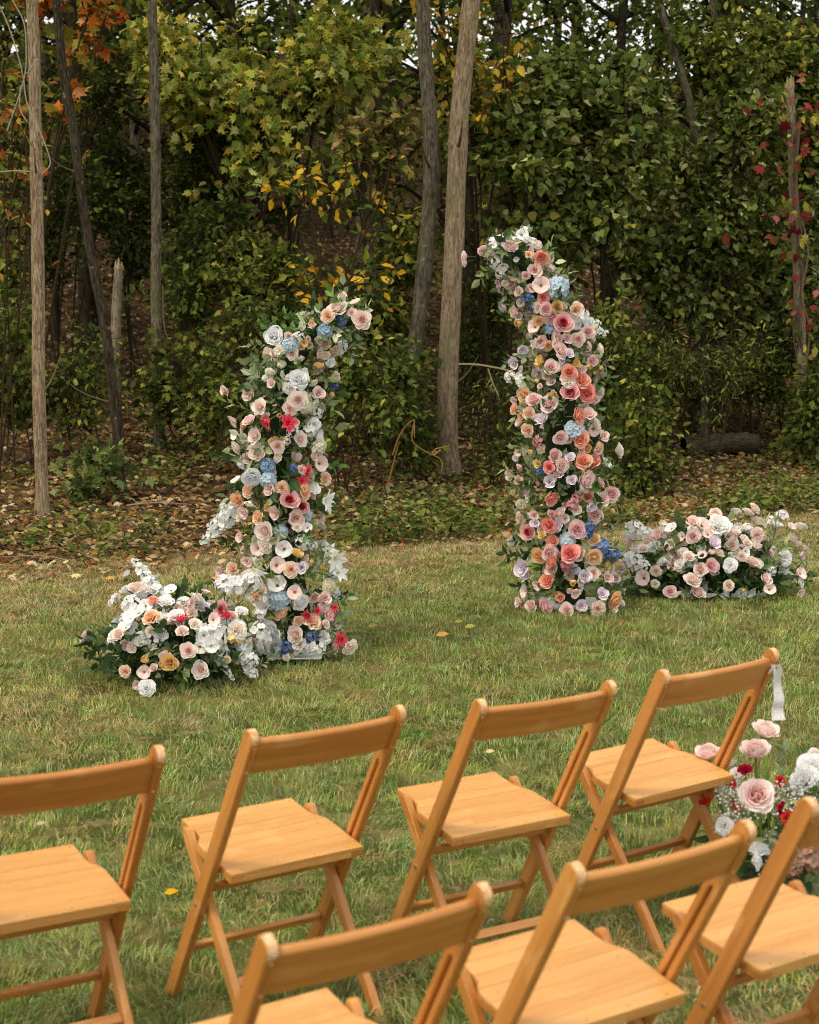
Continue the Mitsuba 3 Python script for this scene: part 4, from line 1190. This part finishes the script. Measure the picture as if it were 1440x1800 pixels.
# fallen log and bent dry stems
pa, pb = hit(1205, 792), hit(1332, 770)
pa, pb = at(1203, 790, 16.2), at(1334, 772, 16.3)
pa[2], pb[2] = gz(pa[0], pa[1]) + .02, gz(pb[0], pb[1]) + .05
t = thing('log', 'fallen grey log lying on the leaves behind the right flower mound', 'log')
sh, line = trunk_shape([pa + [0, 0, .06], (pa + pb) / 2 + [0, 0, .1], pb + [0, 0, .09]], .12, .105, 'bark_dark', 16, 26, .26, 4, 1.05)
put('trunk', sh, t)
put('cut_end', colored((lambda q: (q[0], q[1], np.broadcast_to(lin('9a8262'), q[0].shape)))(tube([line[-1], line[-1] + (line[-1] - line[-3]) * .08], [.07, .066], 14)[:2] + (0,)), 'stems'), t)
t = thing('dry_weed', 'bent yellow dry stems arching at the foot of the large pale trunk', 'dry stems')
for pts in ([(690, 800), (705, 760), (728, 738), (724, 772), (742, 790), (775, 808), (776, 830)], [(775, 790), (762, 800), (765, 790), (790, 783)], [(728, 745), (729, 770)], [(680, 860), (695, 800), (703, 775)]):
    put('stalk', colored(stick(spline([at(x, y, 13.55) for x, y in pts], 22), np.linspace(.008, .003, 22), lin('b08d52'), 5), 'stems'), t)
t = thing('dry_branch', 'thin dry branch sticking out sideways beside the taller flower column', 'branch')
for pts, w in (([(806, 640), (840, 641), (880, 648), (905, 655)], .008), ([(858, 648), (866, 672), (876, 695)], .006)):
    put('twig', colored(stick(spline([at(x, y, 13.2) for x, y in pts], 10), w, lin('9a8a6c'), 5), 'stems'), t)


# ---------------------------------------------------------------- saplings, bushes and weeds
def bush(label, name, catg, px, py_base, Y, blobs, names, size, tmpl, n_stem, n_twig, per, tw=.22, w=None, group=None, split=0, stemcol='3d3426', droop=.35, sr=.010, twigs=True):
    """A woody plant: stems from one foot to points inside the blobs (px, py, rx, ry, depth radius in m), leaves on twigs."""
    foot = np.array(hit(px, py_base)) if Y is None else at(px, py_base, Y)
    foot[2] = gz(foot[0], foot[1])
    t = thing(name, label, catg, group)
    br = []
    for k in range(n_stem):
        bx, by, rx, ry, dz = blobs[k % len(blobs)]
        while True:
            q = r.uniform(-1, 1, 3)
            if q @ q <= 1:
                break
        tgt = at(bx + q[0] * rx, by + q[1] * ry, foot[1] + q[2] * dz)
        mid = foot * .45 + tgt * .55 + r.normal(size=3) * .08 + [0, 0, .18 * np.linalg.norm(tgt - foot)]
        if k < 5:                                # main stems rise from the foot; the others branch off them
            f0 = foot + r.normal(size=3) * [.14, .12, 0]
            f0[2] = gz(f0[0], f0[1]) - .02
            br.append(spline([f0, mid, tgt], 9))
        else:
            m = br[int(np.argmin([np.linalg.norm(q[-1] - tgt) for q in br[:5]]))]
            s0 = m[int(r.integers(3, 7))]
            br.append(spline([s0, (s0 + tgt) / 2 + r.normal(size=3) * .06 + [0, 0, .1], tgt], 7))
    st, L = crown(br, n_twig, per, tw, size, tmpl, names, r, w, droop)
    parts = [stick(b, np.linspace(sr, sr * .3, len(b)), lin(stemcol), 4) for b in br]
    put('stems', colored(cat(parts), 'stems'), t)
    if twigs:
        put('twigs', colored(twig_mesh(st, .0028, lin(stemcol) * 1.2), 'stems'), t, kind='stuff')
    nv = len(LEAF[tmpl][0])
    nf = len(LEAF[tmpl][1])
    n = len(L[0]) // nv
    if split:                                    # the leaves nearest the lawn, one by one
        cen = L[0].reshape(n, nv, 3)
        d = np.linalg.norm(cen.mean(1) - EYE, axis=1)
        vis = np.argsort(d)[:split]
        rest = np.setdiff1d(np.arange(n), vis)
        for k in vis:
            put('leaf', colored((cen[k], LEAF[tmpl][1], L[2].reshape(n, nv, 3)[k]), 'leafy'), t)
        Fm = (LEAF[tmpl][1][None] + (np.arange(len(rest)) * nv)[:, None, None]).reshape(-1, 3)
        L = (cen[rest].reshape(-1, 3), Fm, L[2].reshape(n, nv, 3)[rest].reshape(-1, 3))
    put('foliage', colored(L, 'leafy'), t, kind='stuff')
    return t


bush('young maple with yellow green leaves spreading across the top left of the clearing', 'maple_tree', 'tree', 470, 700, 16.6, [(440, 70, 190, 80, .9), (300, 70, 110, 70, .8), (560, 120, 120, 100, .8), (380, 150, 120, 60, .6), (620, 60, 110, 90, .8), (500, 200, 130, 60, .6)], ['adb150', '98a348', 'c6bd52', 'd2c358', '83923f', '75833a', 'c0c474'], .112, 'maple', 64, 10, 9, .32, split=120, sr=.018)
bush('maple branchlets with orange leaves in the top left corner', 'maple_tree', 'tree', 30, 780, 15.2, [(135, -35, 60, 40, .4), (180, -65, 45, 45, .4), (80, -25, 20, 30, .3)], ORANGE + ['9a8a3c', '7c7a34'], .13, 'maple', 14, 5, 6, .2, split=60, sr=.016)
bush('sapling with bright yellow heart shaped leaves above the shorter flower column', 'yellow_sapling', 'sapling', 585, 760, 13.6, [(540, 320, 70, 50, .4), (600, 300, 80, 60, .4), (690, 330, 50, 50, .4), (560, 470, 90, 50, .4), (620, 480, 70, 60, .4), (670, 530, 60, 40, .3), (520, 300, 40, 60, .3), (700, 500, 40, 50, .3)], ['d2a72c', 'deb83f', 'c7972a', '8d9038', '5e7030', '4d602a'], .1, 'simple', 26, 3, 4, .24, w=[3, 3, 2, 2, 2, 2], split=220, sr=.012)
bush('slender tree with pale peach tinted leaves at the middle of the dark wood', 'young_tree', 'tree', 665, 700, 15.6, [(650, 220, 50, 50, .4), (690, 180, 60, 60, .4), (640, 260, 40, 40, .4)], ['a79c55', 'c2a568', '7b8038', '6a7232'], .12, 'simple', 18, 6, 6, .24, sr=.012)
bush('thin tree with a few yellow leaves hanging at the top beside the large trunk', 'young_tree', 'tree', 880, 740, 15.4, [(800, 60, 60, 70, .5), (850, 150, 50, 80, .5), (760, 20, 60, 40, .4), (880, 60, 50, 60, .5)], ['c9a337', '6f7a32', '55682b', 'd6b04a'], .12, 'simple', 20, 6, 6, .3, sr=.014)
bush('sparse sapling with hanging leaves leaning in from the left edge', 'young_tree', 'tree', -10, 800, 13.4, [(10, 180, 40, 70, .3), (20, 230, 40, 50, .3), (55, 160, 40, 60, .3), (75, 300, 20, 60, .2)], ['8a9440', '6d7c36', 'b08a3a', '9a5a34'], .1, 'simple', 13, 4, 4, .22, sr=.009)

# tall leafy growth on the right side
RB = [('tall vine covered bush with broad green leaves behind the tip of the taller column', 960, 800, 15.4, [(960, 200, 90, 110, .6), (930, 330, 80, 90, .6), (1000, 280, 90, 120, .6), (900, 240, 60, 80, .5)]),
      ('tall broad leaved bush in the middle of the right hand thicket', 1080, 790, 15.8, [(1080, 170, 100, 90, .7), (1060, 300, 100, 90, .7), (1130, 250, 90, 110, .6), (1010, 120, 80, 60, .6)]),
      ('bush with pale pointed leaves left of the dead trunk', 1290, 800, 16.9, [(1290, 260, 90, 110, .6), (1240, 380, 90, 90, .6), (1330, 160, 80, 80, .6), (1220, 300, 60, 80, .5)]),
      ('tall thicket bush in the top right corner above the dead trunk', 1400, 790, 17.5, [(1400, 90, 90, 90, .6), (1430, 200, 60, 90, .6), (1330, 60, 90, 70, .6), (1250, 90, 80, 60, .6)]),
      ('green bush filling the gap under the pale pointed leaves', 1210, 780, 17.0, [(1200, 450, 100, 80, .5), (1290, 500, 100, 80, .5), (1130, 420, 60, 70, .5), (1340, 420, 60, 80, .5)]),
      ('bush at the right edge below the red creeper', 1435, 790, 17.2, [(1430, 430, 60, 110, .5), (1400, 560, 60, 90, .5), (1370, 500, 50, 70, .4)])]
for k, (lab, px, pb, Y, bl) in enumerate(RB):
    bush(lab, 'leafy_bush', 'bush', px, pb, Y, bl, (GREEN + OLIVEY[:2] + ['87934c', '9ba466', '7c8548', 'b4b67c']) if k != 3 else GREEN + OLIVEY, .088 if k in (0, 1, 4) else .1, 'simple' if k in (2, 3, 5) else 'broad', 54, 10, 12, .26, split=150 if k < 4 else 60, sr=.013)
HERB = [('tall fine leaved weeds under the hanging leaves behind the taller column', 1085, 800, 15.9, [(1085, 610, 60, 70, .4), (1060, 680, 50, 60, .4), (1130, 650, 50, 70, .4)]),
        ('tall weeds in the shade behind the fallen log', 1215, 770, 17.3, [(1200, 620, 70, 70, .5), (1260, 680, 60, 60, .4), (1180, 700, 50, 50, .4)]),
        ('olive weeds and brambles left of the dead trunk', 1330, 770, 17.0, [(1330, 600, 60, 70, .5), (1300, 670, 60, 60, .4), (1370, 650, 40, 70, .4)]),
        ('fine leaved weeds right of the dead trunk', 1440, 780, 16.6, [(1432, 620, 30, 90, .4), (1440, 700, 30, 60, .4)]),
        ('shaded weeds between the largest trunk and the taller column', 850, 790, 16.4, [(850, 560, 40, 80, .5), (880, 480, 40, 70, .4), (850, 650, 40, 60, .4)])]
for k, (lab, px, pb, Y, bl) in enumerate(HERB):
    bush(lab, 'weed', 'weed', px, pb, Y, bl, GREEND + GREEN + OLIVEY[:2] + ['8f8a48'], .06, 'narrow' if k % 2 else 'simple', 44, 9, 10, .24, sr=.006)
MID = [('low dark green shrub with yellowing leaves right of the shorter column', 610, 860, 13.2, [(630, 720, 80, 90, .4), (600, 660, 60, 60, .4), (670, 660, 45, 80, .4)]),
       ('dense dark shrub at the foot of the large pale trunk', 860, 850, 14.0, [(895, 750, 40, 80, .4), (900, 650, 40, 80, .4), (880, 815, 30, 30, .3)]),
       ('shrub of broad leaves hugging the lower large trunk on its left', 745, 850, 14.1, [(715, 770, 35, 50, .3), (695, 690, 45, 60, .3), (705, 640, 30, 50, .3)]),
       ('arching green bush right of the taller column', 1130, 860, 13.9, [(1110, 780, 45, 50, .3), (1160, 835, 60, 25, .3), (1080, 820, 40, 40, .3), (1140, 730, 40, 50, .4)]),
       ('green bush under the hanging leaves behind the taller column', 1010, 820, 14.6, [(1060, 600, 80, 90, .5), (1130, 560, 80, 80, .5), (960, 560, 60, 80, .4), (1090, 680, 70, 60, .4)]),
       ('thicket bush in shade left of the fallen log', 1240, 770, 15.2, [(1220, 630, 80, 70, .5), (1300, 620, 70, 70, .5), (1180, 600, 60, 60, .4)]),
       ('shrub below the slim mossy trunk', 330, 740, 14.6, [(330, 640, 80, 70, .4), (280, 680, 60, 50, .4), (380, 690, 50, 60, .4)]),
       ('dark shrub behind the left edge of the shorter column', 420, 800, 13.6, [(410, 650, 50, 80, .4), (390, 720, 50, 60, .3), (440, 580, 40, 60, .4)]),
       ('low shrub between the two left trunks', 140, 780, 14.0, [(130, 680, 60, 60, .4), (100, 720, 50, 50, .3), (170, 640, 40, 60, .4)]),
       ('small maple seedling with large pale leaves on the litter beside the crooked trunk', 150, 850, 12.6, [(150, 815, 50, 25, .25), (120, 840, 40, 20, .2), (175, 800, 30, 30, .2)]),
       ('low leafy shrub at the left edge behind the nearest trunk', 10, 780, 13.8, [(15, 640, 50, 60, .4), (5, 560, 40, 60, .4), (30, 700, 40, 40, .3)])]
for k, (lab, px, pb, Y, bl) in enumerate(MID):
    bush(lab, 'shrub', 'shrub', px, pb, Y, bl, (GREEND + GREEN + OLIVEY[:3] + ['7d8c44']) if k != 9 else ['6f7f40', '87935a', '4f6030', 'a3a060'], .075 if k != 9 else .1, ('simple', 'narrow', 'maple', 'simple')[k % 4] if k != 9 else 'maple', 24 if k != 9 else 9, 6, 8 if k != 9 else 4, .26, split=60 if k in (0, 1, 3, 9) else 0, sr=.007)

BL = [('fine leaved dark bush between the nearest left trunk and the crooked trunk', 120, 760, 16.8, [(115, 200, 70, 120, .6), (160, 380, 60, 100, .6), (95, 440, 50, 90, .5), (190, 120, 60, 90, .6)], GREEND + GREEN),
      ('tall fine leaved evergreen behind the slim mossy trunk', 340, 700, 17.4, [(345, 230, 80, 110, .7), (310, 330, 70, 90, .6), (395, 300, 50, 90, .6), (370, 150, 60, 60, .5)], GREEND + GREEN),
      ('mid green bush right of the slim mossy trunk', 360, 720, 16.0, [(340, 440, 80, 60, .5), (410, 400, 60, 60, .5), (320, 500, 60, 50, .4), (420, 480, 40, 60, .4)], GREEN),
      ('yellow green bush in front of the dark gap in the wood', 460, 720, 15.6, [(480, 480, 60, 50, .4), (410, 470, 50, 50, .4)], OLIVEY + GREEN),
      ('dark bush behind the pale stump', 220, 720, 17.6, [(215, 330, 60, 100, .6), (235, 430, 50, 60, .5), (190, 250, 50, 80, .5)], GREEND + GREEN),
      ('bush at the left edge behind the nearest trunk', 15, 740, 16.2, [(20, 300, 45, 130, .5), (10, 450, 50, 90, .5), (30, 130, 40, 90, .5)], GREEND + OLIVEY),
      ('dark bush just behind the bent tip of the shorter column', 540, 800, 14.8, [(480, 560, 70, 70, .4), (560, 640, 60, 60, .4), (600, 560, 60, 60, .4)], GREEND + GREEN),
      ('dark bush between the two tall trunks in the middle', 690, 760, 15.4, [(690, 470, 60, 80, .5), (680, 570, 60, 80, .5), (720, 400, 40, 60, .4)], GREEND + OLIVEY),
      ('low bush beside the fallen log on its right', 1445, 830, 16.0, [(1440, 740, 20, 30, .3), (1450, 700, 30, 60, .4)], GREEN)]
for k, (lab, px, pb, Y, bl, names) in enumerate(BL):
    bush(lab, 'bush', 'bush', px, pb, Y, bl, names, .07 if k < 2 else .09, 'simple', 58 if k < 2 else 28, 8, 9, .26, sr=.011)

# trees further in: low branches that fill the wood, each its own thing
DEEP = []
rd = np.random.default_rng(17)
spots = [(20, 17.5), (160, 19), (330, 18.2), (250, 22), (430, 20), (700, 21), (640, 24), (820, 19.5), (880, 18), (960, 22), (1060, 19.6), (1150, 22.5), (1240, 19), (1340, 21), (1430, 18.6), (90, 24), (400, 26), (780, 27), (1010, 28), (1200, 27), (1390, 26), (-90, 20), (1530, 20), (-60, 28), (520, 31), (250, 32), (700, 34), (60, 34), (880, 33), (1120, 36), (1320, 34), (1500, 30), (400, 39), (600, 42), (150, 43), (820, 43), (-120, 38), (330, 25), (200, 28), (460, 27), (580, 26), (30, 29), (1000, 46), (1250, 46), (1480, 42), (-220, 16.5), (-330, 21), (-200, 26), (1640, 18), (1760, 23), (-300, 31)]
for k, (px, Y) in enumerate(spots):
    b = at(px, 700, Y)
    b[2] = gz(b[0], b[1]) - .05
    far = Y > 26
    thin = px > 850 and Y > 24
    hgt = rd.uniform(8.5, 12) if not thin else rd.uniform(6, 7.5)
    lean = rd.uniform(-.25, .25)
    P = [b, b + [lean * .3, 0, hgt * .3], b + [lean, rd.uniform(-.2, .2), hgt * .65]]
    tone = ('green leaved', 'olive leaved', 'dark leaved', 'yellowish leaved')[k % 4]
    where = next(w for lim, w in ((0, 'beyond the left edge'), (110, 'behind the nearest left trunk'), (250, 'behind the crooked trunk'), (420, 'behind the slim mossy trunk'), (620, 'behind the shorter column'), (720, 'behind the twin trunks'), (850, 'behind the largest trunk'), (1040, 'behind the taller column'), (1260, 'behind the fallen log'), (1441, 'behind the dead trunk'), (9999, 'beyond the right edge')) if px < lim)
    t = thing('woodland_tree', f'{tone} tree {"far back" if far else "midway"} in the shaded wood, {where}', 'tree', 'trees far back in the wood' if far else 'trees in the middle of the wood')
    sh, line = trunk_shape(P, rd.uniform(.06, .13), .04, 'bark_dark' if k % 3 else 'bark_grey', 9, 16, .08, k)
    put('trunk', sh, t)
    names = [GREEND + GREEN, GREEN + OLIVEY, GREEND, GREEN + ['a3963a', '7f8038']][k % 4]
    z0 = b[2] + (1.0 if not thin else .6)
    high_crown(t, line, rd, z0, b[2] + hgt, 2.0 if not far else 2.8, 20 if not far else (12 if thin else 22), 12, 10, .12 if not far else (.17 if thin else .24), names, 'two', bark='2a241c')

# sapling poles and thin climbing stems
for lab, pts, w, Y in (('thin dark sapling pole rising through the gap in the middle of the wood', [(512, -20), (512, 200), (511, 330), (510, 480), (512, 620)], 9, 17.5), ('thin pole crossing behind the crooked trunk', [(105, 300), (102, 420), (98, 560)], 14, 19), ('shaded trunk behind the slender peach tinted tree', [(660, -20), (664, 140), (668, 300), (675, 440), (684, 560)], 17, 19.5),
                       ('broad dark trunk standing right of the large pale trunk', [(880, -20), (879, 150), (877, 300), (876, 420), (878, 560)], 27, 21), ('dark trunk at the top right among thin leaves', [(1275, -20), (1272, 60), (1268, 160), (1262, 420)], 24, 20), ('dark trunk at the top right centre', [(1094, -20), (1094, 80), (1090, 200), (1085, 420)], 15, 21),
                       ('pale leaning branch trunk high in the right thicket', [(1160, 10), (1185, 90), (1205, 150), (1216, 200), (1240, 400)], 14, 17)):
    P, b = trunk_px(pts, Y)
    b = P[0].copy()
    b[2] = gz(b[0], b[1]) - .05
    ppm = FPX / ((P[0] - EYE) @ _fw)
    t = thing('sapling', lab, 'sapling')
    sh, line = trunk_shape([b] + P, w / ppm / 2 * 1.1, w / ppm / 2 * .85, 'bark_grey' if 'pale' in lab else 'bark_dark', 10, 30, .08, int(w))
    put('trunk', sh, t)
    st, L = crown([line[-12:]], 16, 8, .4, .12, 'two', GREEN, r)
    put('foliage', colored(L, 'leafy'), t, kind='stuff')
t = thing('climbing_vine', 'thin pale bare vine stems dangling beside the nearest left trunk', 'vine')
for pts in ([(0, 10), (20, 60), (40, 130), (47, 180), (70, 230), (85, 270), (88, 290), (75, 305)], [(22, 0), (42, 40), (46, 90), (44, 130), (30, 180), (12, 230)], [(47, 130), (62, 108), (68, 105)], [(0, 302), (30, 300), (52, 302)], [(36, 150), (35, 190), (48, 215)]):
    put('vine_stem', colored(stick(spline([at(x, y, 11.7) for x, y in pts], 20), .0045, lin('9a9480'), 4), 'stems'), t)
t = thing('hanging_vine', 'long thin vine strung between the dark gap and the slender tree', 'vine')
put('vine_stem', colored(stick(spline([at(x, y, 17) for x, y in [(400, 200), (430, 208), (465, 213), (520, 209), (605, 215)]], 20), .006, lin('7a7468'), 4), 'stems'), t)
t = thing('bare_twig', 'thin bare curved stem right of the slim mossy trunk', 'twig')
put('twig', colored(stick(spline([at(x, y, 14.8) for x, y in [(286, 500), (290, 580), (310, 615), (328, 655), (332, 680)]], 20), .006, lin('6f6250'), 4), 'stems'), t)

# tuft of long grass right of the taller column
t = thing('grass_clump', 'arching clump of long green grass right of the taller column', 'grass clump')
b = hit(1095, 838)
n = 260
a = r.uniform(0, 6.28, n)
L = r.uniform(.5, 1.15, n)
for k in range(n):
    d = np.array([math.cos(a[k]), math.sin(a[k]), 0]) * r.uniform(.15, .6)
    p0 = b + r.normal(size=3) * [.12, .12, 0]
    c = lin(['6a7a3a', '7f8a48', '55682f', '8f8f55'][k % 4])
    pts = spline([p0, p0 + d * L[k] * .35 + [0, 0, L[k] * .7], p0 + d * L[k] + [0, 0, L[k] * .75]], 7)
    s = unit(np.cross(d, [0, 0, 1])) * np.linspace(.004, .0006, 7)[:, None]
    V = np.empty((14, 3))
    V[0::2], V[1::2] = pts - s, pts + s
    F = [[2 * q, 2 * q + 1, 2 * q + 3] for q in range(6)] + [[2 * q, 2 * q + 3, 2 * q + 2] for q in range(6)]
    if k == 0:
        acc = []
    acc.append((V, np.array(F), np.broadcast_to(c, V.shape)))
put('grass_blades', colored(cat(acc), 'blades'), t, kind='stuff')

# ---------------------------------------------------------------- leaf litter, undergrowth, grass
rl = np.random.default_rng(5)


def forest_points(n, s0, s1, pw=1.0):
    s = s0 + (s1 - s0) * rl.uniform(0, 1, n) ** pw
    u = rl.uniform(-1, 1, n)
    y = 12 + s
    x = u * (y * .30 + .4)
    y = edge_y(x) + s
    return x, y, s


def ground_frame(x, y):
    e = .05
    gx = (gz(x + e, y) - gz(x - e, y)) / (2 * e)
    gy = (gz(x, y + e) - gz(x, y - e)) / (2 * e)
    return unit(np.stack([-gx, -gy, np.ones_like(gx)], 1))


LIT = ['967a52', 'b3966a', '745a3c', 'c4ab80', '5e4932', 'a07f4e', 'cdb890', 'a4703f', '80693f', '8d8550']
n = 56000
x, y, s = forest_points(n, -.9, 20, 1.7)
keep = (s > .1) | (rl.uniform(size=n) < np.clip(1 + s / .9, 0, 1) * .5)
x, y, s = x[keep], y[keep], s[keep]
n = len(x)
Nn = ground_frame(x, y)
a = rl.uniform(0, 6.28, n)
D = np.stack([np.cos(a), np.sin(a), rl.uniform(-.1, .45, n)], 1)
P = np.stack([x, y, gz(x, y) + rl.uniform(.005, .05, n)], 1)
mk = rl.uniform(size=n) < .45
sz = rl.uniform(.03, .08, n)
Nl = Nn + rl.normal(size=(n, 3)) * .45
C = pick(LIT, n, rl, .3)
put('leaf_litter', colored(cat([scatter('maple', P[mk], D[mk], Nl[mk], sz[mk], C[mk]), scatter('simple', P[~mk], D[~mk], Nl[~mk], sz[~mk], C[~mk])]), 'leafy'), kind='stuff')
labels['leaf_litter'] |= {'label': 'dry brown fallen leaves covering the floor of the wood', 'category': 'leaves'}

parts = []
for k in range(420):
    x, y, s = forest_points(1, -.2, 9, 1.5)
    q = np.array([x[0], y[0], gz(x[0], y[0]) + .02])
    a, L = rl.uniform(0, 6.28), rl.uniform(.1, .6)
    d = np.array([math.cos(a), math.sin(a), rl.uniform(-.05, .2)]) * L
    parts.append(stick(spline([q, q + d * .5 + rl.normal(size=3) * .03, q + d], 5), np.linspace(.006, .002, 5) * rl.uniform(.6, 1.5), lin(['6d5d4a', '8b7a62', '4f4234'][k % 3]), 4))
put('fallen_twigs', colored(cat(parts), 'stems'), kind='stuff')
labels['fallen_twigs'] |= {'label': 'thin dry twigs lying among the fallen leaves', 'category': 'twigs'}

# small plants along the edge of the wood
parts = []
for k in range(2900):
    x, y, s = forest_points(1, -.5, 9, 1.8)
    q = np.array([x[0], y[0], gz(x[0], y[0])])
    dens = meshkit.noise(np.array([[q[0] * .9, q[1] * .9, 3.0]]), 8)[0] + (.08 if q[0] > -.3 else 0)
    if dens < (.42 if q[0] > -.6 else .56) and (k % 4 or q[0] < -.6):
        continue
    m = rl.integers(6, 16)
    h = rl.uniform(.05, .3) * (.5 + .7 * dens)
    P = q + rl.normal(size=(m, 3)) * [.09, .09, 0] + np.stack([np.zeros(m), np.zeros(m), rl.uniform(.15, 1, m) * h], 1)
    C = pick([GREEN, GREEND, GREEND + OLIVEY[:2], GREEN + ['7f8c4a', '8f8a58']][k % 4], m, rl, .28)
    parts.append(scatter('simple' if k % 3 else 'narrow', P, rl.normal(size=(m, 3)) * [1, 1, .4], rl.normal(size=(m, 3)) * .35 + [0, -.2, .9], rl.uniform(.03, .085, m), C))
put('undergrowth', colored(cat(parts), 'leafy'), kind='stuff')
labels['undergrowth'] |= {'label': 'low green weeds and seedlings along the edge of the wood', 'category': 'undergrowth'}

# lawn: single blades, denser close by; dry straw patches towards the wood
rg = np.random.default_rng(9)


def lawn_points():
    out = []
    for y0, y1, dn in ((1.9, 3.0, 12500), (3.0, 4.2, 11500), (4.2, 5.6, 9500), (5.6, 7.2, 7200), (7.2, 9.0, 5600), (9.0, 11.0, 4400), (11.0, 14.6, 3200)):
        w = y1 * .29 + .7
        n = int(dn * 2 * w * (y1 - y0))
        out.append(np.stack([rg.uniform(-w, w, n), rg.uniform(y0, y1, n)], 1))
    return np.vstack(out)


XY = lawn_points()
e = XY[:, 1] - edge_y(XY[:, 0])
cl = meshkit.fbm(np.column_stack([XY * 5.5, XY[:, 0] * 0]), 3, 1)
e2 = e + (meshkit.fbm(np.column_stack([XY * 1.6, XY[:, 0] * 0]), 3, 4) - .5) * 1.6
keep = rg.uniform(size=len(XY)) < np.clip(1 - (e2 + .25) / .55, .02, 1) * (.45 + .75 * (cl > .36))
XY, e, e2, cl = XY[keep], e[keep], e2[keep], cl[keep]
n = len(XY)
p3 = np.column_stack([XY, np.zeros(n)])
dry = meshkit.fbm(p3 * [1.1, 1.1, 1], 4, 2)
fine = meshkit.fbm(p3 * [4.5, 4.5, 1], 3, 12)
# straw coloured towards the wood and at the left, more green blades round the middle and under the chairs
dr_ = np.clip(.17 + 1.05 * np.clip((e2 + 3.6) / 3.2, 0, 1) + .22 * np.clip((-.55 - XY[:, 0]) / 1.2, 0, 1) * (XY[:, 1] > 5.2) + 1.6 * (dry - .5) + 1.1 * (fine - .5), 0, 1)
green_patch = np.exp(-(((XY[:, 0] - .05) / .75) ** 2 + ((XY[:, 1] - 9.0) / .9) ** 2)) + np.exp(-(((XY[:, 0] - 1.0) / 1.3) ** 2 + ((XY[:, 1] - 8.2) / .8) ** 2)) * .6
dr_ = np.clip(dr_ - .55 * green_patch, 0, 1)
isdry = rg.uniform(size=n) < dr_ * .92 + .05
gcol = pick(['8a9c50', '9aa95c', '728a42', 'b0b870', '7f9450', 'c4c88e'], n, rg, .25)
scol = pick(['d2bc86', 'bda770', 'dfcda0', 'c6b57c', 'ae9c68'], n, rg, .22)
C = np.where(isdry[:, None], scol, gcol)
from scipy.spatial import cKDTree
nt = 19000
tx = np.stack([rg.uniform(-5.4, 5.4, nt), rg.uniform(1.8, 14.8, nt)], 1)
_, tid = cKDTree(tx).query(XY + rg.normal(size=(n, 2)) * .012)
tang, tlean, thgt = rg.uniform(0, 6.28, nt), rg.uniform(.3, 1.25, nt), rg.uniform(.5, 1.35, nt)
ttone = rg.uniform(.86, 1.16, (nt, 1)) * (1 + .08 * rg.normal(size=(nt, 3)))
C = C * ttone[tid]
ang = tang[tid] + rg.normal(size=n) * .75
hlen = (.018 + .022 * rg.uniform(size=n)) * (.6 + .5 * cl + .4 * thgt[tid])
lean = np.where(isdry, rg.uniform(.8, 1.4, n), np.clip(tlean[tid] + rg.normal(size=n) * .25, .1, 1.35))
wid = (.0009 + .0001 * XY[:, 1]) * rg.uniform(.7, 1.25, n)
dirh = np.stack([np.cos(ang), np.sin(ang), np.zeros(n)], 1)
side = np.stack([-np.sin(ang + rg.normal(size=n) * .8), np.cos(ang + rg.normal(size=n) * .8), np.zeros(n)], 1)
B0 = np.column_stack([XY, gz(XY[:, 0], XY[:, 1]) - .002])
up = np.array([0, 0, 1.0])
l1, l2 = lean * .55, lean * 1.25
M1 = B0 + hlen[:, None] * .55 * (dirh * np.sin(l1)[:, None] + up * np.cos(l1)[:, None])
M2 = M1 + hlen[:, None] * .6 * (dirh * np.sin(l2)[:, None] + up * np.maximum(np.cos(l2), -.2)[:, None])
W = side * wid[:, None]
V = np.stack([B0 - W, B0 + W, M1 - W * .85, M1 + W * .85, M2], 1).reshape(-1, 3)
F = (np.array([[0, 1, 3], [0, 3, 2], [2, 3, 4]])[None] + (np.arange(n) * 5)[:, None, None]).reshape(-1, 3)
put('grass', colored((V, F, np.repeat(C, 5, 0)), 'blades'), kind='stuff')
labels['grass'] |= {'label': 'mown lawn of green and straw coloured blades under the chairs and flowers', 'category': 'grass'}

# leaves lying singly on the lawn
for lab, px, py, sz, c, tm in (('curled tan leaf on the lawn between the two flower columns', 766, 1129, .075, 'c79a52', 'simple'), ('small pale leaf on the lawn left of the curled tan leaf', 646, 1112, .06, 'a8934f', 'simple'), ('pale yellow leaf on the lawn above and right of the curled tan leaf', 817, 1114, .065, 'b8aa5a', 'simple'), ('tiny yellow leaf in the grass right of the curled tan leaf', 799, 1105, .05, 'b7a04a', 'simple'),
                           ('large tan leaf lying behind the white mound, left of the shorter column', 376, 1027, .11, 'c8a576', 'maple'), ('round yellow leaf on the dry grass above the white mound', 186, 1027, .06, 'd2aa4a', 'simple'), ('tan leaf on the dry grass behind the white flower spike', 209, 1022, .08, 'b98a5c', 'simple'), ('yellow leaf in the grass between the two leftmost chairs', 288, 1591, .045, 'd8a928', 'simple'),
                           ('pale leaf in the grass between the second and third chairs of the front row', 853, 1338, .04, 'd8bf86', 'simple'), ('pale leaf at the right of the lawn beside the aisle chair rail', 1436, 1090, .05, 'c0b86a', 'simple'), ('pale grey stone coloured leaf in the grass behind the left chair', 63, 1467, .035, 'b9ab84', 'simple'), ('brown leaf on the dry lawn right of the taller column', 1090, 946, .08, 'b5824a', 'maple'), ('tan leaf at the lawn edge right of the shorter column', 680, 938, .09, 'b98e60', 'maple')):
    q = hit(px, py)
    k = thing('fallen_leaf', lab, 'leaf')
    v, f, c_ = scatter(tm, np.array([[q[0], q[1], q[2] + .035]]), np.array([[1, .3, .12]]), np.array([[.1, -.45, .9]]), [sz], lin(c)[None])
    scene[k] = colored((v, f, c_), 'leafy')
